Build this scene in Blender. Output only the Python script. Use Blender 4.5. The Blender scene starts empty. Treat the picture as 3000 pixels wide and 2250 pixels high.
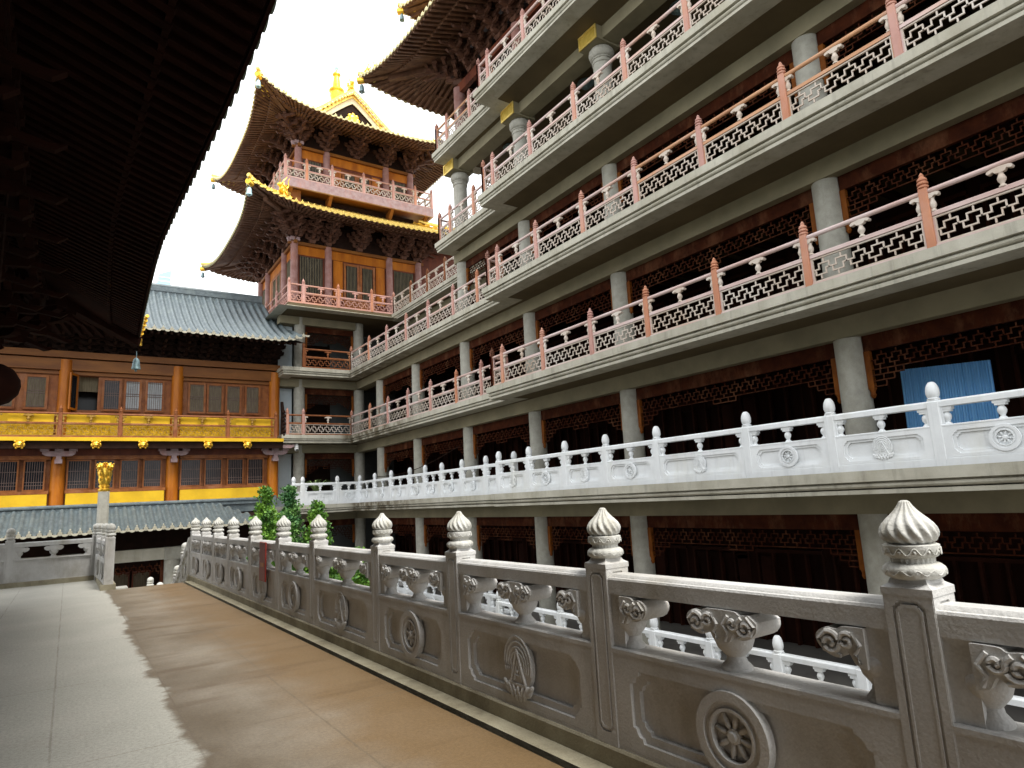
import bpy, math, random
from mathutils import Matrix, Vector
rnd = random.Random(7)
PI = math.pi
sc = bpy.context.scene
COL = sc.collection

# ------------------------------------------------------------------ mesh builder
class MB:
    def __init__(s):
        s.v = []; s.f = []; s.M = None
    def add(s, vs, fs):
        o = len(s.v)
        if s.M is not None: vs = [tuple(s.M @ Vector(p)) for p in vs]
        s.v += [tuple(p) for p in vs]
        s.f += [tuple(i + o for i in f) for f in fs]
        return s
    def box(s, x0, x1, y0, y1, z0, z1):
        if x0 > x1: x0, x1 = x1, x0
        if y0 > y1: y0, y1 = y1, y0
        if z0 > z1: z0, z1 = z1, z0
        return s.add([(x0,y0,z0),(x1,y0,z0),(x1,y1,z0),(x0,y1,z0),(x0,y0,z1),(x1,y0,z1),(x1,y1,z1),(x0,y1,z1)],
              [(0,3,2,1),(4,5,6,7),(0,1,5,4),(1,2,6,5),(2,3,7,6),(3,0,4,7)])
    def cbox(s, x0, x1, y0, y1, z0, z1, c=.01):
        # box with bevelled top and side edges (chamfered octagonal outline, chamfered top)
        def ring(x0,x1,y0,y1,z,c):
            return [(x0+c,y0,z),(x1-c,y0,z),(x1,y0+c,z),(x1,y1-c,z),(x1-c,y1,z),(x0+c,y1,z),(x0,y1-c,z),(x0,y0+c,z)]
        vs = ring(x0,x1,y0,y1,z0+0,c)+ring(x0,x1,y0,y1,z1-c,c)+ring(x0+c,x1-c,y0+c,y1-c,z1,c*.5)
        fs = [tuple(range(7,-1,-1)), tuple(range(16,24))]
        for k in range(2):
            for i in range(8):
                j=(i+1)%8; fs.append((k*8+i,k*8+j,k*8+8+j,k*8+8+i))
        return s.add(vs,fs)
    def bar(s, p, q, w, h, up=(0,0,1)):
        p=Vector(p); q=Vector(q); d=(q-p).normalized(); up=Vector(up)
        sx=d.cross(up)
        if sx.length<1e-5: sx=d.cross(Vector((1,0,0)))
        sx.normalize(); uz=sx.cross(d)
        a=sx*w/2; b=uz*h/2
        vs=[p-a-b,p+a-b,p+a+b,p-a+b,q-a-b,q+a-b,q+a+b,q-a+b]
        return s.add(vs,[(0,3,2,1),(4,5,6,7),(0,1,5,4),(1,2,6,5),(2,3,7,6),(3,0,4,7)][::-1] if False else [(0,1,2,3),(7,6,5,4),(4,5,1,0),(5,6,2,1),(6,7,3,2),(7,4,0,3)])
    def lathe(s, prof, n=16, c=(0,0,0), flute=None, caps=True):
        vs=[];fs=[]
        for k,(r,z) in enumerate(prof):
            for i in range(n):
                a=2*PI*i/n; rr=r
                if flute: rr=r*flute(a,k/(len(prof)-1.0),z)
                vs.append((c[0]+rr*math.cos(a),c[1]+rr*math.sin(a),c[2]+z))
        for k in range(len(prof)-1):
            for i in range(n):
                j=(i+1)%n; fs.append((k*n+i,k*n+j,(k+1)*n+j,(k+1)*n+i))
        if caps:
            fs.append(tuple(range(n-1,-1,-1))); m=(len(prof)-1)*n; fs.append(tuple(range(m,m+n)))
        return s.add(vs,fs)
    def cyl(s, p, q, r0, r1=None, n=12):
        r1=r0 if r1 is None else r1
        p=Vector(p);q=Vector(q);d=(q-p).normalized()
        a=d.cross(Vector((0,0,1)))
        if a.length<1e-4:a=Vector((1,0,0))
        a.normalize();b=d.cross(a)
        vs=[];
        for c,r in((p,r0),(q,r1)):
            for i in range(n):
                t=2*PI*i/n; vs.append(c+a*r*math.cos(t)+b*r*math.sin(t))
        fs=[(i,(i+1)%n,n+(i+1)%n,n+i) for i in range(n)]
        fs.append(tuple(range(n-1,-1,-1)));fs.append(tuple(range(n,2*n)))
        return s.add(vs,fs)
    def tube(s, pts, r, n=6, taper=None):
        P=[Vector(p) for p in pts]; vs=[];fs=[]
        for k,p in enumerate(P):
            d=(P[min(k+1,len(P)-1)]-P[max(k-1,0)]).normalized()
            a=d.cross(Vector((.13,.07,1)));a.normalize();b=d.cross(a)
            rr=r if taper is None else r*(1+(taper-1)*k/(len(P)-1))
            for i in range(n):
                t=2*PI*i/n; vs.append(p+a*rr*math.cos(t)+b*rr*math.sin(t))
        for k in range(len(P)-1):
            for i in range(n):
                j=(i+1)%n; fs.append((k*n+i,k*n+j,(k+1)*n+j,(k+1)*n+i))
        fs.append(tuple(range(n-1,-1,-1)));m=(len(P)-1)*n;fs.append(tuple(range(m,m+n)))
        return s.add(vs,fs)
    def ball(s, c, r, n=10, m=6):
        rx,ry,rz = r if isinstance(r,(tuple,list)) else (r,r,r)
        vs=[(c[0],c[1],c[2]-rz)];fs=[]
        for k in range(1,m):
            t=-PI/2+PI*k/m
            for i in range(n):
                a=2*PI*i/n; vs.append((c[0]+rx*math.cos(t)*math.cos(a),c[1]+ry*math.cos(t)*math.sin(a),c[2]+rz*math.sin(t)))
        vs.append((c[0],c[1],c[2]+rz)); L=len(vs)-1
        for i in range(n):
            j=(i+1)%n
            fs.append((0,1+j,1+i)); fs.append((L,1+(m-2)*n+i,1+(m-2)*n+j))
            for k in range(m-2): fs.append((1+k*n+i,1+k*n+j,1+(k+1)*n+j,1+(k+1)*n+i))
        return s.add(vs,fs)
    def prism(s, poly, axis, a0, a1):
        # poly of 2-d points; axis 0: (y,z) ; 1: (x,z) ; 2: (x,y)
        def mk(p,a):
            return (a,p[0],p[1]) if axis==0 else ((p[0],a,p[1]) if axis==1 else (p[0],p[1],a))
        n=len(poly)
        vs=[mk(p,a0) for p in poly]+[mk(p,a1) for p in poly]
        fs=[tuple(range(n-1,-1,-1)),tuple(range(n,2*n))]+[(i,(i+1)%n,n+(i+1)%n,n+i) for i in range(n)]
        return s.add(vs,fs)
    def ringplate(s, outer, inner, a0, a1, axis=1):
        # plate with a hole: matching outlines, extruded a0..a1 along axis
        n=len(outer)
        def mk(p,a): return (a,p[0],p[1]) if axis==0 else ((p[0],a,p[1]) if axis==1 else (p[0],p[1],a))
        vs=[mk(p,a0) for p in outer]+[mk(p,a0) for p in inner]+[mk(p,a1) for p in outer]+[mk(p,a1) for p in inner]
        fs=[]
        for i in range(n):
            j=(i+1)%n
            fs+= [(i,j,n+j,n+i),(2*n+i,3*n+i,3*n+j,2*n+j),(i,2*n+i,2*n+j,j),(n+i,n+j,3*n+j,3*n+i)]
        return s.add(vs,fs)
    def strip(s, rows, closed=False, thick=None):
        # grid surface from rows of points
        n=len(rows[0]); vs=[p for r in rows for p in r]; fs=[]
        for k in range(len(rows)-1):
            for i in range(n-1 if not closed else n):
                j=(i+1)%n; fs.append((k*n+i,k*n+j,(k+1)*n+j,(k+1)*n+i))
        return s.add(vs,fs)
    def mesh(s, name, mat, ang=35):
        me=bpy.data.meshes.new(name); me.from_pydata(s.v,[],s.f)
        bmn=None
        import bmesh
        b=bmesh.new(); b.from_mesh(me); bmesh.ops.recalc_face_normals(b,faces=b.faces); b.to_mesh(me); b.free()
        if ang:
            me.polygons.foreach_set('use_smooth',[True]*len(me.polygons))
            me.set_sharp_from_angle(angle=math.radians(ang))
        if mat: me.materials.append(mat)
        return me
    def build(s, name, mat, parent=None, loc=(0,0,0), rz=0, ang=35):
        return inst(name, s.mesh(name,mat,ang), parent, loc, rz)

def inst(name, me, parent=None, loc=(0,0,0), rz=0):
    o=bpy.data.objects.new(name, me); COL.objects.link(o)
    o.location=loc; o.rotation_euler=(0,0,rz)
    if parent: o.parent=parent
    return o
def tag(o,label,cat,group=None):
    o['label']=label; o['category']=cat
    if group: o['group']=group
    return o
def thing(name,label,cat,loc=(0,0,0),rz=0,group=None):
    return tag(inst(name,None,None,loc,rz),label,cat,group)
def struct(o):
    o['kind']='structure'; return o
def dup(root, loc=None, rz=None, label=None):
    def cp(o,par):
        c=o.copy(); COL.objects.link(c); c.parent=par
        for ch in [x for x in bpy.data.objects if x.parent==o and x!=c]: cp(ch,c)
        return c
    r=cp(root,None)
    if loc is not None: r.location=loc
    if rz is not None: r.rotation_euler=(0,0,rz)
    if label: r['label']=label
    return r
CACHE={}
def cached(key, fn):
    if key not in CACHE: CACHE[key]=fn()
    return CACHE[key]

# ------------------------------------------------------------------ materials
def mat(name, col, col2=None, scale=3.0, rough=.7, bump=.15, bscale=30, metal=0, stain=None, stain_amt=.5, stain_scale=1.2, contrast=(.35,.65), stretch=(1,1,1), grain=0.0, spec=.22, streak=0, damp=0):
    m=bpy.data.materials.new(name); m.use_nodes=True; nt=m.node_tree; N=nt.nodes; L=nt.links
    b=N['Principled BSDF']; b.inputs['Roughness'].default_value=rough; b.inputs['Metallic'].default_value=metal
    b.inputs['Specular IOR Level'].default_value=spec
    tc=N.new('ShaderNodeNewGeometry')
    mp=N.new('ShaderNodeMapping'); mp.inputs['Scale'].default_value=stretch
    L.new(tc.outputs['Position'],mp.inputs['Vector'])
    n1=N.new('ShaderNodeTexNoise'); n1.inputs['Scale'].default_value=scale; n1.inputs['Detail'].default_value=6; n1.inputs['Roughness'].default_value=.6
    L.new(mp.outputs[0],n1.inputs['Vector'])
    r1=N.new('ShaderNodeValToRGB'); r1.color_ramp.elements[0].position=contrast[0]; r1.color_ramp.elements[1].position=contrast[1]
    c2=col2 if col2 else tuple(c*.8 for c in col)
    r1.color_ramp.elements[0].color=(*c2,1); r1.color_ramp.elements[1].color=(*col,1)
    L.new(n1.outputs['Fac'],r1.inputs['Fac']); out=r1.outputs['Color']
    if stain:
        n2=N.new('ShaderNodeTexNoise'); n2.inputs['Scale'].default_value=stain_scale; n2.inputs['Detail'].default_value=8; n2.inputs['Roughness'].default_value=.7
        mp2=N.new('ShaderNodeMapping'); mp2.inputs['Scale'].default_value=(1,1,.45); mp2.inputs['Location'].default_value=(5,3,1)
        L.new(tc.outputs['Position'],mp2.inputs['Vector']); L.new(mp2.outputs[0],n2.inputs['Vector'])
        r2=N.new('ShaderNodeValToRGB'); r2.color_ramp.elements[0].position=.5; r2.color_ramp.elements[1].position=.72
        r2.color_ramp.elements[0].color=(0,0,0,1); r2.color_ramp.elements[1].color=(stain_amt,)*3+(1,)
        L.new(n2.outputs['Fac'],r2.inputs['Fac'])
        mx=N.new('ShaderNodeMix'); mx.data_type='RGBA'; L.new(r2.outputs['Color'],mx.inputs['Factor']); L.new(out,mx.inputs['A']); mx.inputs['B'].default_value=(*stain,1)
        out=mx.outputs['Result']
    if grain:
        n4=N.new('ShaderNodeTexNoise'); n4.inputs['Scale'].default_value=90; n4.inputs['Detail'].default_value=2
        L.new(tc.outputs['Position'],n4.inputs['Vector'])
        mr=N.new('ShaderNodeMapRange'); mr.inputs['From Min'].default_value=.3; mr.inputs['From Max'].default_value=.7; mr.inputs['To Min'].default_value=1-grain; mr.inputs['To Max'].default_value=1+grain
        L.new(n4.outputs['Fac'],mr.inputs['Value'])
        vm=N.new('ShaderNodeVectorMath'); vm.operation='SCALE'; L.new(out,vm.inputs[0]); L.new(mr.outputs['Result'],vm.inputs['Scale']); out=vm.outputs['Vector']
    def dark(fac,colr):
        mx=N.new('ShaderNodeMix'); mx.data_type='RGBA'; L.new(fac,mx.inputs['Factor']); L.new(out,mx.inputs['A']); mx.inputs['B'].default_value=(*colr,1); return mx.outputs['Result']
    def nz(sc_,loc,st):
        q=N.new('ShaderNodeTexNoise'); q.inputs['Scale'].default_value=sc_; q.inputs['Detail'].default_value=5; q.inputs['Roughness'].default_value=.65
        mm=N.new('ShaderNodeMapping'); mm.inputs['Scale'].default_value=st; mm.inputs['Location'].default_value=loc
        L.new(tc.outputs['Position'],mm.inputs['Vector']); L.new(mm.outputs[0],q.inputs['Vector']); return q.outputs['Fac']
    def rng(v,a,b_,c,d):
        q=N.new('ShaderNodeMapRange'); L.new(v,q.inputs['Value'])
        for kk,x in zip(('From Min','From Max','To Min','To Max'),(a,b_,c,d)): q.inputs[kk].default_value=x
        return q.outputs['Result']
    def mul(a,b_):
        q=N.new('ShaderNodeMath'); q.operation='MULTIPLY'; L.new(a,q.inputs[0]); L.new(b_,q.inputs[1]); return q.outputs[0]
    if streak:
        out=dark(rng(nz(5.5,(1,2,3),(1,1,.07)),.54,.72,0,streak),tuple(c*.42 for c in c2))
    if damp:
        sp=N.new('ShaderNodeSeparateXYZ'); L.new(tc.outputs['Position'],sp.inputs[0])
        f=mul(mul(rng(sp.outputs['Y'],24.5,29.5,0,1),rng(sp.outputs['X'],12.0,12.4,0,1)),rng(sp.outputs['Z'],9.3,8.4,0,1))
        out=dark(mul(f,rng(nz(2.2,(7,1,2),(1,1,1)),.38,.56,0,damp)),(.085,.062,.03))
    L.new(out,b.inputs['Base Color'])
    if bump:
        n3=N.new('ShaderNodeTexNoise'); n3.inputs['Scale'].default_value=bscale; n3.inputs['Detail'].default_value=5
        L.new(mp.outputs[0],n3.inputs['Vector'])
        bp=N.new('ShaderNodeBump'); bp.inputs['Strength'].default_value=bump; bp.inputs['Distance'].default_value=.02
        L.new(n3.outputs['Fac'],bp.inputs['Height']); L.new(bp.outputs['Normal'],b.inputs['Normal'])
    return m
M={}
M['stone']=mat('carved_grey_stone',(.56,.555,.535),(.45,.44,.42),scale=2.2,rough=.62,bump=.25,bscale=60,stain=(.27,.235,.17),stain_amt=.6,stain_scale=1.7,grain=.07,streak=.15)
M['stonetop']=mat('pale_finial_stone',(.57,.565,.53),(.45,.445,.40),scale=6,rough=.6,bump=.25,bscale=60,stain=(.28,.25,.17),stain_amt=.75,stain_scale=7,grain=.06)
M['kerb']=mat('weathered_kerb_stone',(.34,.31,.22),(.24,.21,.14),scale=3,rough=.7,bump=.3,bscale=50,stain=(.13,.11,.07),stain_amt=.7,stain_scale=2.5,grain=.08)
M['white']=mat('white_marble',(.82,.845,.855),(.73,.755,.765),scale=2,rough=.45,bump=.08,stain=(.60,.58,.48),stain_amt=.4,stain_scale=.9,streak=.22)
M['slab']=mat('pale_concrete',(.50,.48,.40),(.38,.36,.29),scale=1.6,rough=.75,bump=.12,stain=(.30,.27,.19),stain_amt=.6,stain_scale=.8,grain=.05,streak=.45,damp=.85)
M['ceil']=mat('painted_soffit',(.13,.098,.052),(.095,.072,.038),scale=.6,rough=.8,bump=.05)
M['beam']=mat('painted_concrete_beam',(.27,.24,.155),(.20,.178,.115),scale=1.0,rough=.75,bump=.08)
M['column']=mat('grey_granite_column',(.41,.40,.345),(.32,.31,.265),scale=5,rough=.6,bump=.1,stain=(.30,.28,.21),stain_amt=.5,grain=.09,streak=.2)
M['pink']=mat('faded_pink_paint',(.54,.31,.265),(.44,.235,.195),scale=1.3,rough=.55,bump=.1,stain=(.56,.25,.11),stain_amt=.75,stain_scale=.55)
M['railtop']=mat('weathered_pale_rail',(.66,.54,.52),(.54,.38,.34),scale=.8,rough=.45,bump=.1,stain=(.58,.27,.12),stain_amt=.75,stain_scale=.35)
M['lattice']=mat('weathered_pale_lattice',(.66,.60,.535),(.53,.44,.36),scale=.7,rough=.6,bump=.1,stain=(.40,.24,.13),stain_amt=.6,stain_scale=.5,damp=.7)
M['redwood']=mat('red_brown_timber',(.17,.045,.02),(.09,.024,.013),scale=3,rough=.5,bump=.15,stretch=(1,1,.25))
M['orange']=mat('orange_lacquered_timber',(.50,.165,.014),(.31,.085,.010),scale=2.2,rough=.38,bump=.1,stretch=(1,1,.2))
M['orangebeam']=mat('brown_orange_beam',(.25,.095,.019),(.15,.052,.012),scale=2.5,rough=.45,bump=.1,stretch=(.2,.2,1))
M['winframe']=mat('aged_window_timber',(.30,.105,.026),(.19,.058,.017),scale=4,rough=.5,bump=.15,stain=(.42,.22,.14),stain_amt=.5,stain_scale=2)
M['railwood']=mat('worn_red_timber_rail',(.27,.095,.032),(.17,.055,.02),scale=3,rough=.5,bump=.15,stain=(.44,.24,.13),stain_amt=.5,stain_scale=1.5)
M['dark']=mat('dark_timber',(.026,.012,.008),(.015,.008,.005),scale=3,rough=.7,bump=.1,spec=.08)
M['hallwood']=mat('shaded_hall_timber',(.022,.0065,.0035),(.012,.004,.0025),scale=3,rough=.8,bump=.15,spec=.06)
M['brackets']=mat('old_bracket_timber',(.13,.058,.034),(.065,.028,.018),scale=3.5,rough=.6,bump=.15,stain=(.22,.12,.08),stain_amt=.4,stain_scale=2)
M['rafter']=mat('weathered_rafter_timber',(.19,.095,.055),(.10,.048,.028),scale=2.2,rough=.6,bump=.15,stain=(.28,.18,.12),stain_amt=.5,stain_scale=1.6)
M['mauve']=mat('mauve_painted_timber',(.36,.27,.27),(.27,.18,.18),scale=4,rough=.6,bump=.1,stain=(.40,.14,.10),stain_amt=.5,stain_scale=2.5)
M['towercol']=mat('mauve_column_paint',(.34,.20,.18),(.25,.12,.10),scale=3,rough=.55,bump=.1,stain=(.42,.16,.10),stain_amt=.5,stain_scale=1.2)
M['yellow']=mat('yellow_plaster',(.74,.46,.022),(.62,.37,.02),scale=1.4,rough=.8,bump=.08,stain=(.48,.36,.03),stain_amt=.4,stain_scale=1.5)
M['gold']=mat('gilded_metal',(1.0,.66,.10),(.75,.42,.04),scale=6,rough=.30,bump=.25,bscale=25,metal=.85)
M['goldtile']=mat('gilded_tile',(.95,.72,.22),(.72,.52,.12),scale=5,rough=.35,bump=.1,metal=.55)
M['rimbacklit']=mat('backlit_gilt_green_tile',(.42,.38,.17),(.22,.22,.12),scale=5,rough=.45,bump=.1,metal=.2)  # gilt rim tile with its backlit grey-green look put into the colour
M['rimpale']=mat('pale_gilt_tile',(.66,.58,.30),(.48,.42,.22),scale=5,rough=.4,bump=.1,metal=.25)
M['pinkb']=mat('salmon_paint',(.55,.25,.14),(.45,.19,.11),scale=1.3,rough=.55,bump=.1,stain=(.55,.36,.33),stain_amt=.6,stain_scale=.9)
M['railorange']=mat('bare_orange_timber',(.58,.32,.17),(.48,.25,.14),scale=1,rough=.5,bump=.1,stain=(.60,.42,.38),stain_amt=.6,stain_scale=.8)
M['ochrelattice']=mat('ochre_painted_lattice',(.34,.20,.035),(.22,.12,.025),scale=3,rough=.6,bump=.1)
M['tile']=mat('grey_green_roof_tile',(.120,.150,.160),(.068,.088,.097),scale=5,rough=.42,bump=.25,bscale=40,stain=(.20,.235,.21),stain_amt=.4,stain_scale=2,spec=.45)
M['tilemoss']=mat('weathered_green_tile_end',(.16,.19,.14),(.09,.11,.08),scale=7,rough=.6,bump=.2)
M['tilepale']=mat('pale_tile_edge',(.46,.43,.33),(.33,.31,.24),scale=7,rough=.6,bump=.1)
M['pane']=mat('dark_window_glass',(.022,.024,.028),(.012,.013,.016),scale=2,rough=.12,bump=0)
M['curtain']=mat('pale_window_blind',(.46,.49,.50),(.34,.37,.38),scale=2,rough=.8,bump=0,stretch=(8,1,1))
M['curtaindim']=mat('dim_window_blind',(.20,.17,.11),(.12,.10,.06),scale=2,rough=.8,bump=0,stretch=(8,1,1))
M['bars']=mat('window_lattice_bars',(.17,.12,.10),(.12,.08,.07),scale=5,rough=.5,bump=0)
M['plaster']=mat('pale_blue_plaster',(.50,.57,.60),(.42,.49,.52),scale=1,rough=.8,bump=.05)
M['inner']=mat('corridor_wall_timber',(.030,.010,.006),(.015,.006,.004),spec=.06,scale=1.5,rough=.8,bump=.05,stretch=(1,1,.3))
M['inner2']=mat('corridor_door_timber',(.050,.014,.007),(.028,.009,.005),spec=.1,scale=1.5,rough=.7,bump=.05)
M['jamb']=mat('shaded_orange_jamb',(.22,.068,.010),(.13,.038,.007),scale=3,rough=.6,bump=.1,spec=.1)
M['gable']=mat('cream_gable_board',(.66,.60,.46),(.56,.48,.32),scale=2,rough=.6,bump=.05)
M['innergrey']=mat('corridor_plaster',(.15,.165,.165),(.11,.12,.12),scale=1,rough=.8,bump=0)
M['friezewood']=mat('carved_frieze_timber',(.062,.016,.006),(.034,.009,.004),spec=.06,scale=4,rough=.7,bump=.1,stain=(.22,.10,.05),stain_amt=.5,stain_scale=2)
M['plaque']=mat('gold_leaf_plaque',(.66,.47,.10),(.48,.33,.05),scale=3,rough=.45,bump=.6,bscale=14,metal=.3)
M['bell']=mat('verdigris_bronze',(.25,.36,.38),(.12,.17,.18),scale=8,rough=.5,bump=.1,metal=.4)
M['bellpale']=mat('pale_verdigris_bronze',(.50,.68,.72),(.36,.52,.55),scale=8,rough=.5,bump=.1,metal=.2)
M['redboard']=mat('deep_red_sign_paint',(.27,.035,.025),(.17,.025,.02),scale=4,rough=.4,bump=.05)
M['bluesheet']=mat('blue_corrugated_sheet',(.20,.46,.76),(.15,.38,.67),scale=1.5,rough=.5,bump=.2,bscale=3,stretch=(1,12,.05),stain=(.20,.38,.60),stain_amt=.3,stain_scale=2)
M['ground']=mat('court_paving',(.20,.19,.17),(.14,.13,.12),scale=1,rough=.8,bump=.1)
M['bark']=mat('conifer_bark',(.12,.07,.04),(.07,.04,.025),scale=8,rough=.9,bump=.4)
M['glasscool']=mat('distant_curtain_wall',(.33,.50,.60),(.26,.42,.52),scale=.05,rough=.3,bump=0)
M['facade']=mat('distant_frame',(.60,.68,.73),None,scale=.2,rough=.6,bump=0)
M['camwhite']=mat('white_plastic',(.78,.78,.76),None,scale=3,rough=.35,bump=0)
M['black']=mat('black_dome',(.02,.02,.02),None,scale=3,rough=.2,bump=0)
M['pot']=mat('glazed_pot',(.20,.10,.06),None,scale=3,rough=.4,bump=0)
M['slot']=mat('drain_slot_shade',(.02,.018,.015),None,scale=3,rough=.9,bump=0)
def leafmat(name,c1,c2):
    m=mat(name,c1,c2,scale=2.2,rough=.55,bump=0,contrast=(.4,.6),spec=.3)
    nt=m.node_tree;b=nt.nodes['Principled BSDF']
    b.inputs['Subsurface Weight'].default_value=0
    return m
M['leaf']=leafmat('yew_foliage',(.20,.38,.045),(.05,.14,.028))
M['leafblue']=leafmat('pale_yew_foliage',(.19,.36,.09),(.045,.14,.045))
M['leafshrub']=leafmat('plant_leaf',(.25,.33,.12),(.10,.17,.05))

def floor_mat():
    m=bpy.data.materials.new('granite_paving_partly_wet'); m.use_nodes=True; nt=m.node_tree;N=nt.nodes;L=nt.links
    b=N['Principled BSDF']; b.inputs['Specular IOR Level'].default_value=.3; g=N.new('ShaderNodeNewGeometry'); sp=N.new('ShaderNodeSeparateXYZ'); L.new(g.outputs['Position'],sp.inputs[0])
    def noise(s,d=6,ro=.6,st=(1,1,1)):
        n=N.new('ShaderNodeTexNoise'); n.inputs['Scale'].default_value=s;n.inputs['Detail'].default_value=d;n.inputs['Roughness'].default_value=ro
        mp=N.new('ShaderNodeMapping');mp.inputs['Scale'].default_value=st;L.new(g.outputs['Position'],mp.inputs[0]);L.new(mp.outputs[0],n.inputs['Vector']);return n.outputs['Fac']
    def math_(op,a,bv,c=None):
        n=N.new('ShaderNodeMath');n.operation=op
        for i,x in enumerate((a,bv,c)):
            if x is None: continue
            if isinstance(x,(int,float)): n.inputs[i].default_value=x
            else: L.new(x,n.inputs[i])
        return n.outputs[0]
    def mr(v,a,b_,c,d):
        n=N.new('ShaderNodeMapRange');L.new(v,n.inputs['Value'])
        for k,x in zip(('From Min','From Max','To Min','To Max'),(a,b_,c,d)): n.inputs[k].default_value=x
        return n.outputs['Result']
    def mix(f,a,bb):
        n=N.new('ShaderNodeMix');n.data_type='RGBA'
        for k,x in (('Factor',f),('A',a),('B',bb)):
            if isinstance(x,tuple): n.inputs[k].default_value=(*x,1)
            elif isinstance(x,(int,float)): n.inputs[k].default_value=x
            else: L.new(x,n.inputs[k])
        return n.outputs['Result']
    X=sp.outputs['X'];Y=sp.outputs['Y']
    edge=math_('ADD',math_('MULTIPLY',math_('SUBTRACT',noise(1.1,3,.5,(.6,1,1)),.5),.45),math_('MULTIPLY',math_('SUBTRACT',noise(5,5,.65,(.35,1.3,1)),.5),.22))
    xe=math_('SUBTRACT',math_('SUBTRACT',X,edge),.78)
    wet=mr(xe,-.03,.035,0,1)
    rim=mr(xe,.02,.30,1,0)      # damp rim inside the edge is darker
    dry=mix(mr(noise(.7,5),.35,.65,0,1),(.38,.37,.32),(.44,.425,.37))
    dry=mix(mr(noise(2.5,6,.65),.5,.75,0,.22),dry,(.36,.30,.26))
    wa=mix(mr(noise(.8,5,.6,(1,.8,1)),.36,.62,0,1),(.13,.100,.064),(.235,.20,.152))
    ochre=mr(math_('ADD',X,math_('MULTIPLY',math_('SUBTRACT',noise(1.2,4,.6,(.5,1,1)),.5),1.1)),1.35,2.0,0,1)
    wa=mix(math_('MULTIPLY',ochre,.85),wa,(.155,.095,.040))
    st=mr(noise(1.3,5,.6,(.3,1.5,1)),.55,.68,0,.55)
    wa=mix(st,wa,(.085,.05,.02))
    wa=mix(math_('MULTIPLY',rim,.3),wa,(.10,.073,.04))
    base=mix(wet,dry,wa)
    # joints between the slabs
    def joint(coord,period,off,w,strength):
        f=math_('FRACT',math_('DIVIDE',math_('SUBTRACT',coord,off),period),0)
        d=math_('MULTIPLY',math_('MINIMUM',f,math_('SUBTRACT',1,f)),period)
        return mr(d,w*.4,w,strength,0)
    wob=math_('ADD',X,math_('MULTIPLY',math_('SUBTRACT',noise(2,3),.5),.02))
    j1=joint(wob,.86,-.02,.011,.85)
    j2=joint(math_('ADD',Y,math_('MULTIPLY',X,.0)),2.55,.45,.011,.7)
    j=math_('MULTIPLY',math_('MAXIMUM',j1,j2),mr(wet,0,1,.45,1))
    j=math_('MULTIPLY',j,mr(noise(1.5,3),.35,.55,.25,1))
    base=mix(j,base,(.13,.10,.065))
    sp2=math_('ADD',math_('MULTIPLY',noise(150,2),.5),math_('MULTIPLY',noise(38,3,.7),.5)); vm=N.new('ShaderNodeVectorMath');vm.operation='SCALE';L.new(base,vm.inputs[0]);L.new(mr(sp2,.38,.62,.76,1.22),vm.inputs['Scale'])
    # small dark leaf crumbs and grit
    sp3=mr(noise(13,5,.75),.66,.72,0,.55)
    base=mix(sp3,vm.outputs['Vector'],(.10,.08,.05))
    L.new(base,b.inputs['Base Color'])
    L.new(math_('ADD',mr(wet,0,1,.72,.34),math_('MULTIPLY',noise(3,5),.16)),b.inputs['Roughness'])
    bp=N.new('ShaderNodeBump');bp.inputs['Strength'].default_value=.18;bp.inputs['Distance'].default_value=.01;L.new(noise(70,4),bp.inputs['Height']);L.new(bp.outputs[0],b.inputs['Normal'])
    return m
M['floor']=floor_mat()

# ------------------------------------------------------------------ camera
cam=bpy.data.cameras.new('camera'); co=bpy.data.objects.new('camera',cam); COL.objects.link(co)
F,PITCH,ROLL,YAW=1893.06,0.173235,-0.0525373,0.601526
cp,sp_=math.cos(PITCH),math.sin(PITCH)
fw=Vector((math.sin(YAW)*cp,math.cos(YAW)*cp,sp_)); rt=Vector((math.cos(YAW),-math.sin(YAW),0)); up=rt.cross(fw)
c_,s_=math.cos(ROLL),math.sin(ROLL)
r2=c_*rt+s_*up; u2=-s_*rt+c_*up
R3=Matrix((r2,u2,-fw)).transposed()
co.matrix_world=Matrix.Translation((0,0,1.6))@R3.to_4x4()
cam.sensor_width=36; cam.lens=F/3000*36; cam.clip_start=.05; cam.clip_end=1500
sc.camera=co

# ------------------------------------------------------------------ stone balustrades (grey near one and white ones)
def notched(x0,x1,z0,z1,k):
    # inner outline with stepped-in corners and the matching outer helper
    pts=[];tags=[]
    for (cx,cz,sx,sz) in ((x0,z0,1,1),(x1,z0,-1,1),(x1,z1,-1,-1),(x0,z1,1,-1)):
        loc=[(0,k*1.7),(k*.55,k*1.55),(k*.70,k*1.05),(k*1.05,k*.70),(k*1.55,k*.55),(k*1.7,0)]
        if sx*sz<0: loc=loc[::-1]
        for a,b_ in loc: pts.append((cx+sx*a,cz+sz*b_))
    return pts
def outer_for(pts,x0,x1,z0,z1):
    out=[]
    n=len(pts)
    for i,(a,b_) in enumerate(pts):
        q=i%6
        cx=x0 if a<(x0+x1)/2 else x1; cz=z0 if b_<(z0+z1)/2 else z1
        first_vertical = (i//6) in (0,2)
        if q in (2,3): out.append((cx,cz))
        elif (q<2)==first_vertical: out.append((cx,b_))
        else: out.append((a,cz))
    return out
def spiral(c,r0,turns,y,n=16,flip=1,ph=0):
    pts=[]
    for i in range(n):
        t=i/(n-1); a=ph+flip*2*PI*turns*t; r=r0*(1-.85*t)
        pts.append((c[0]+r*math.cos(a),y,c[1]+r*math.sin(a)))
    return pts
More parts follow.
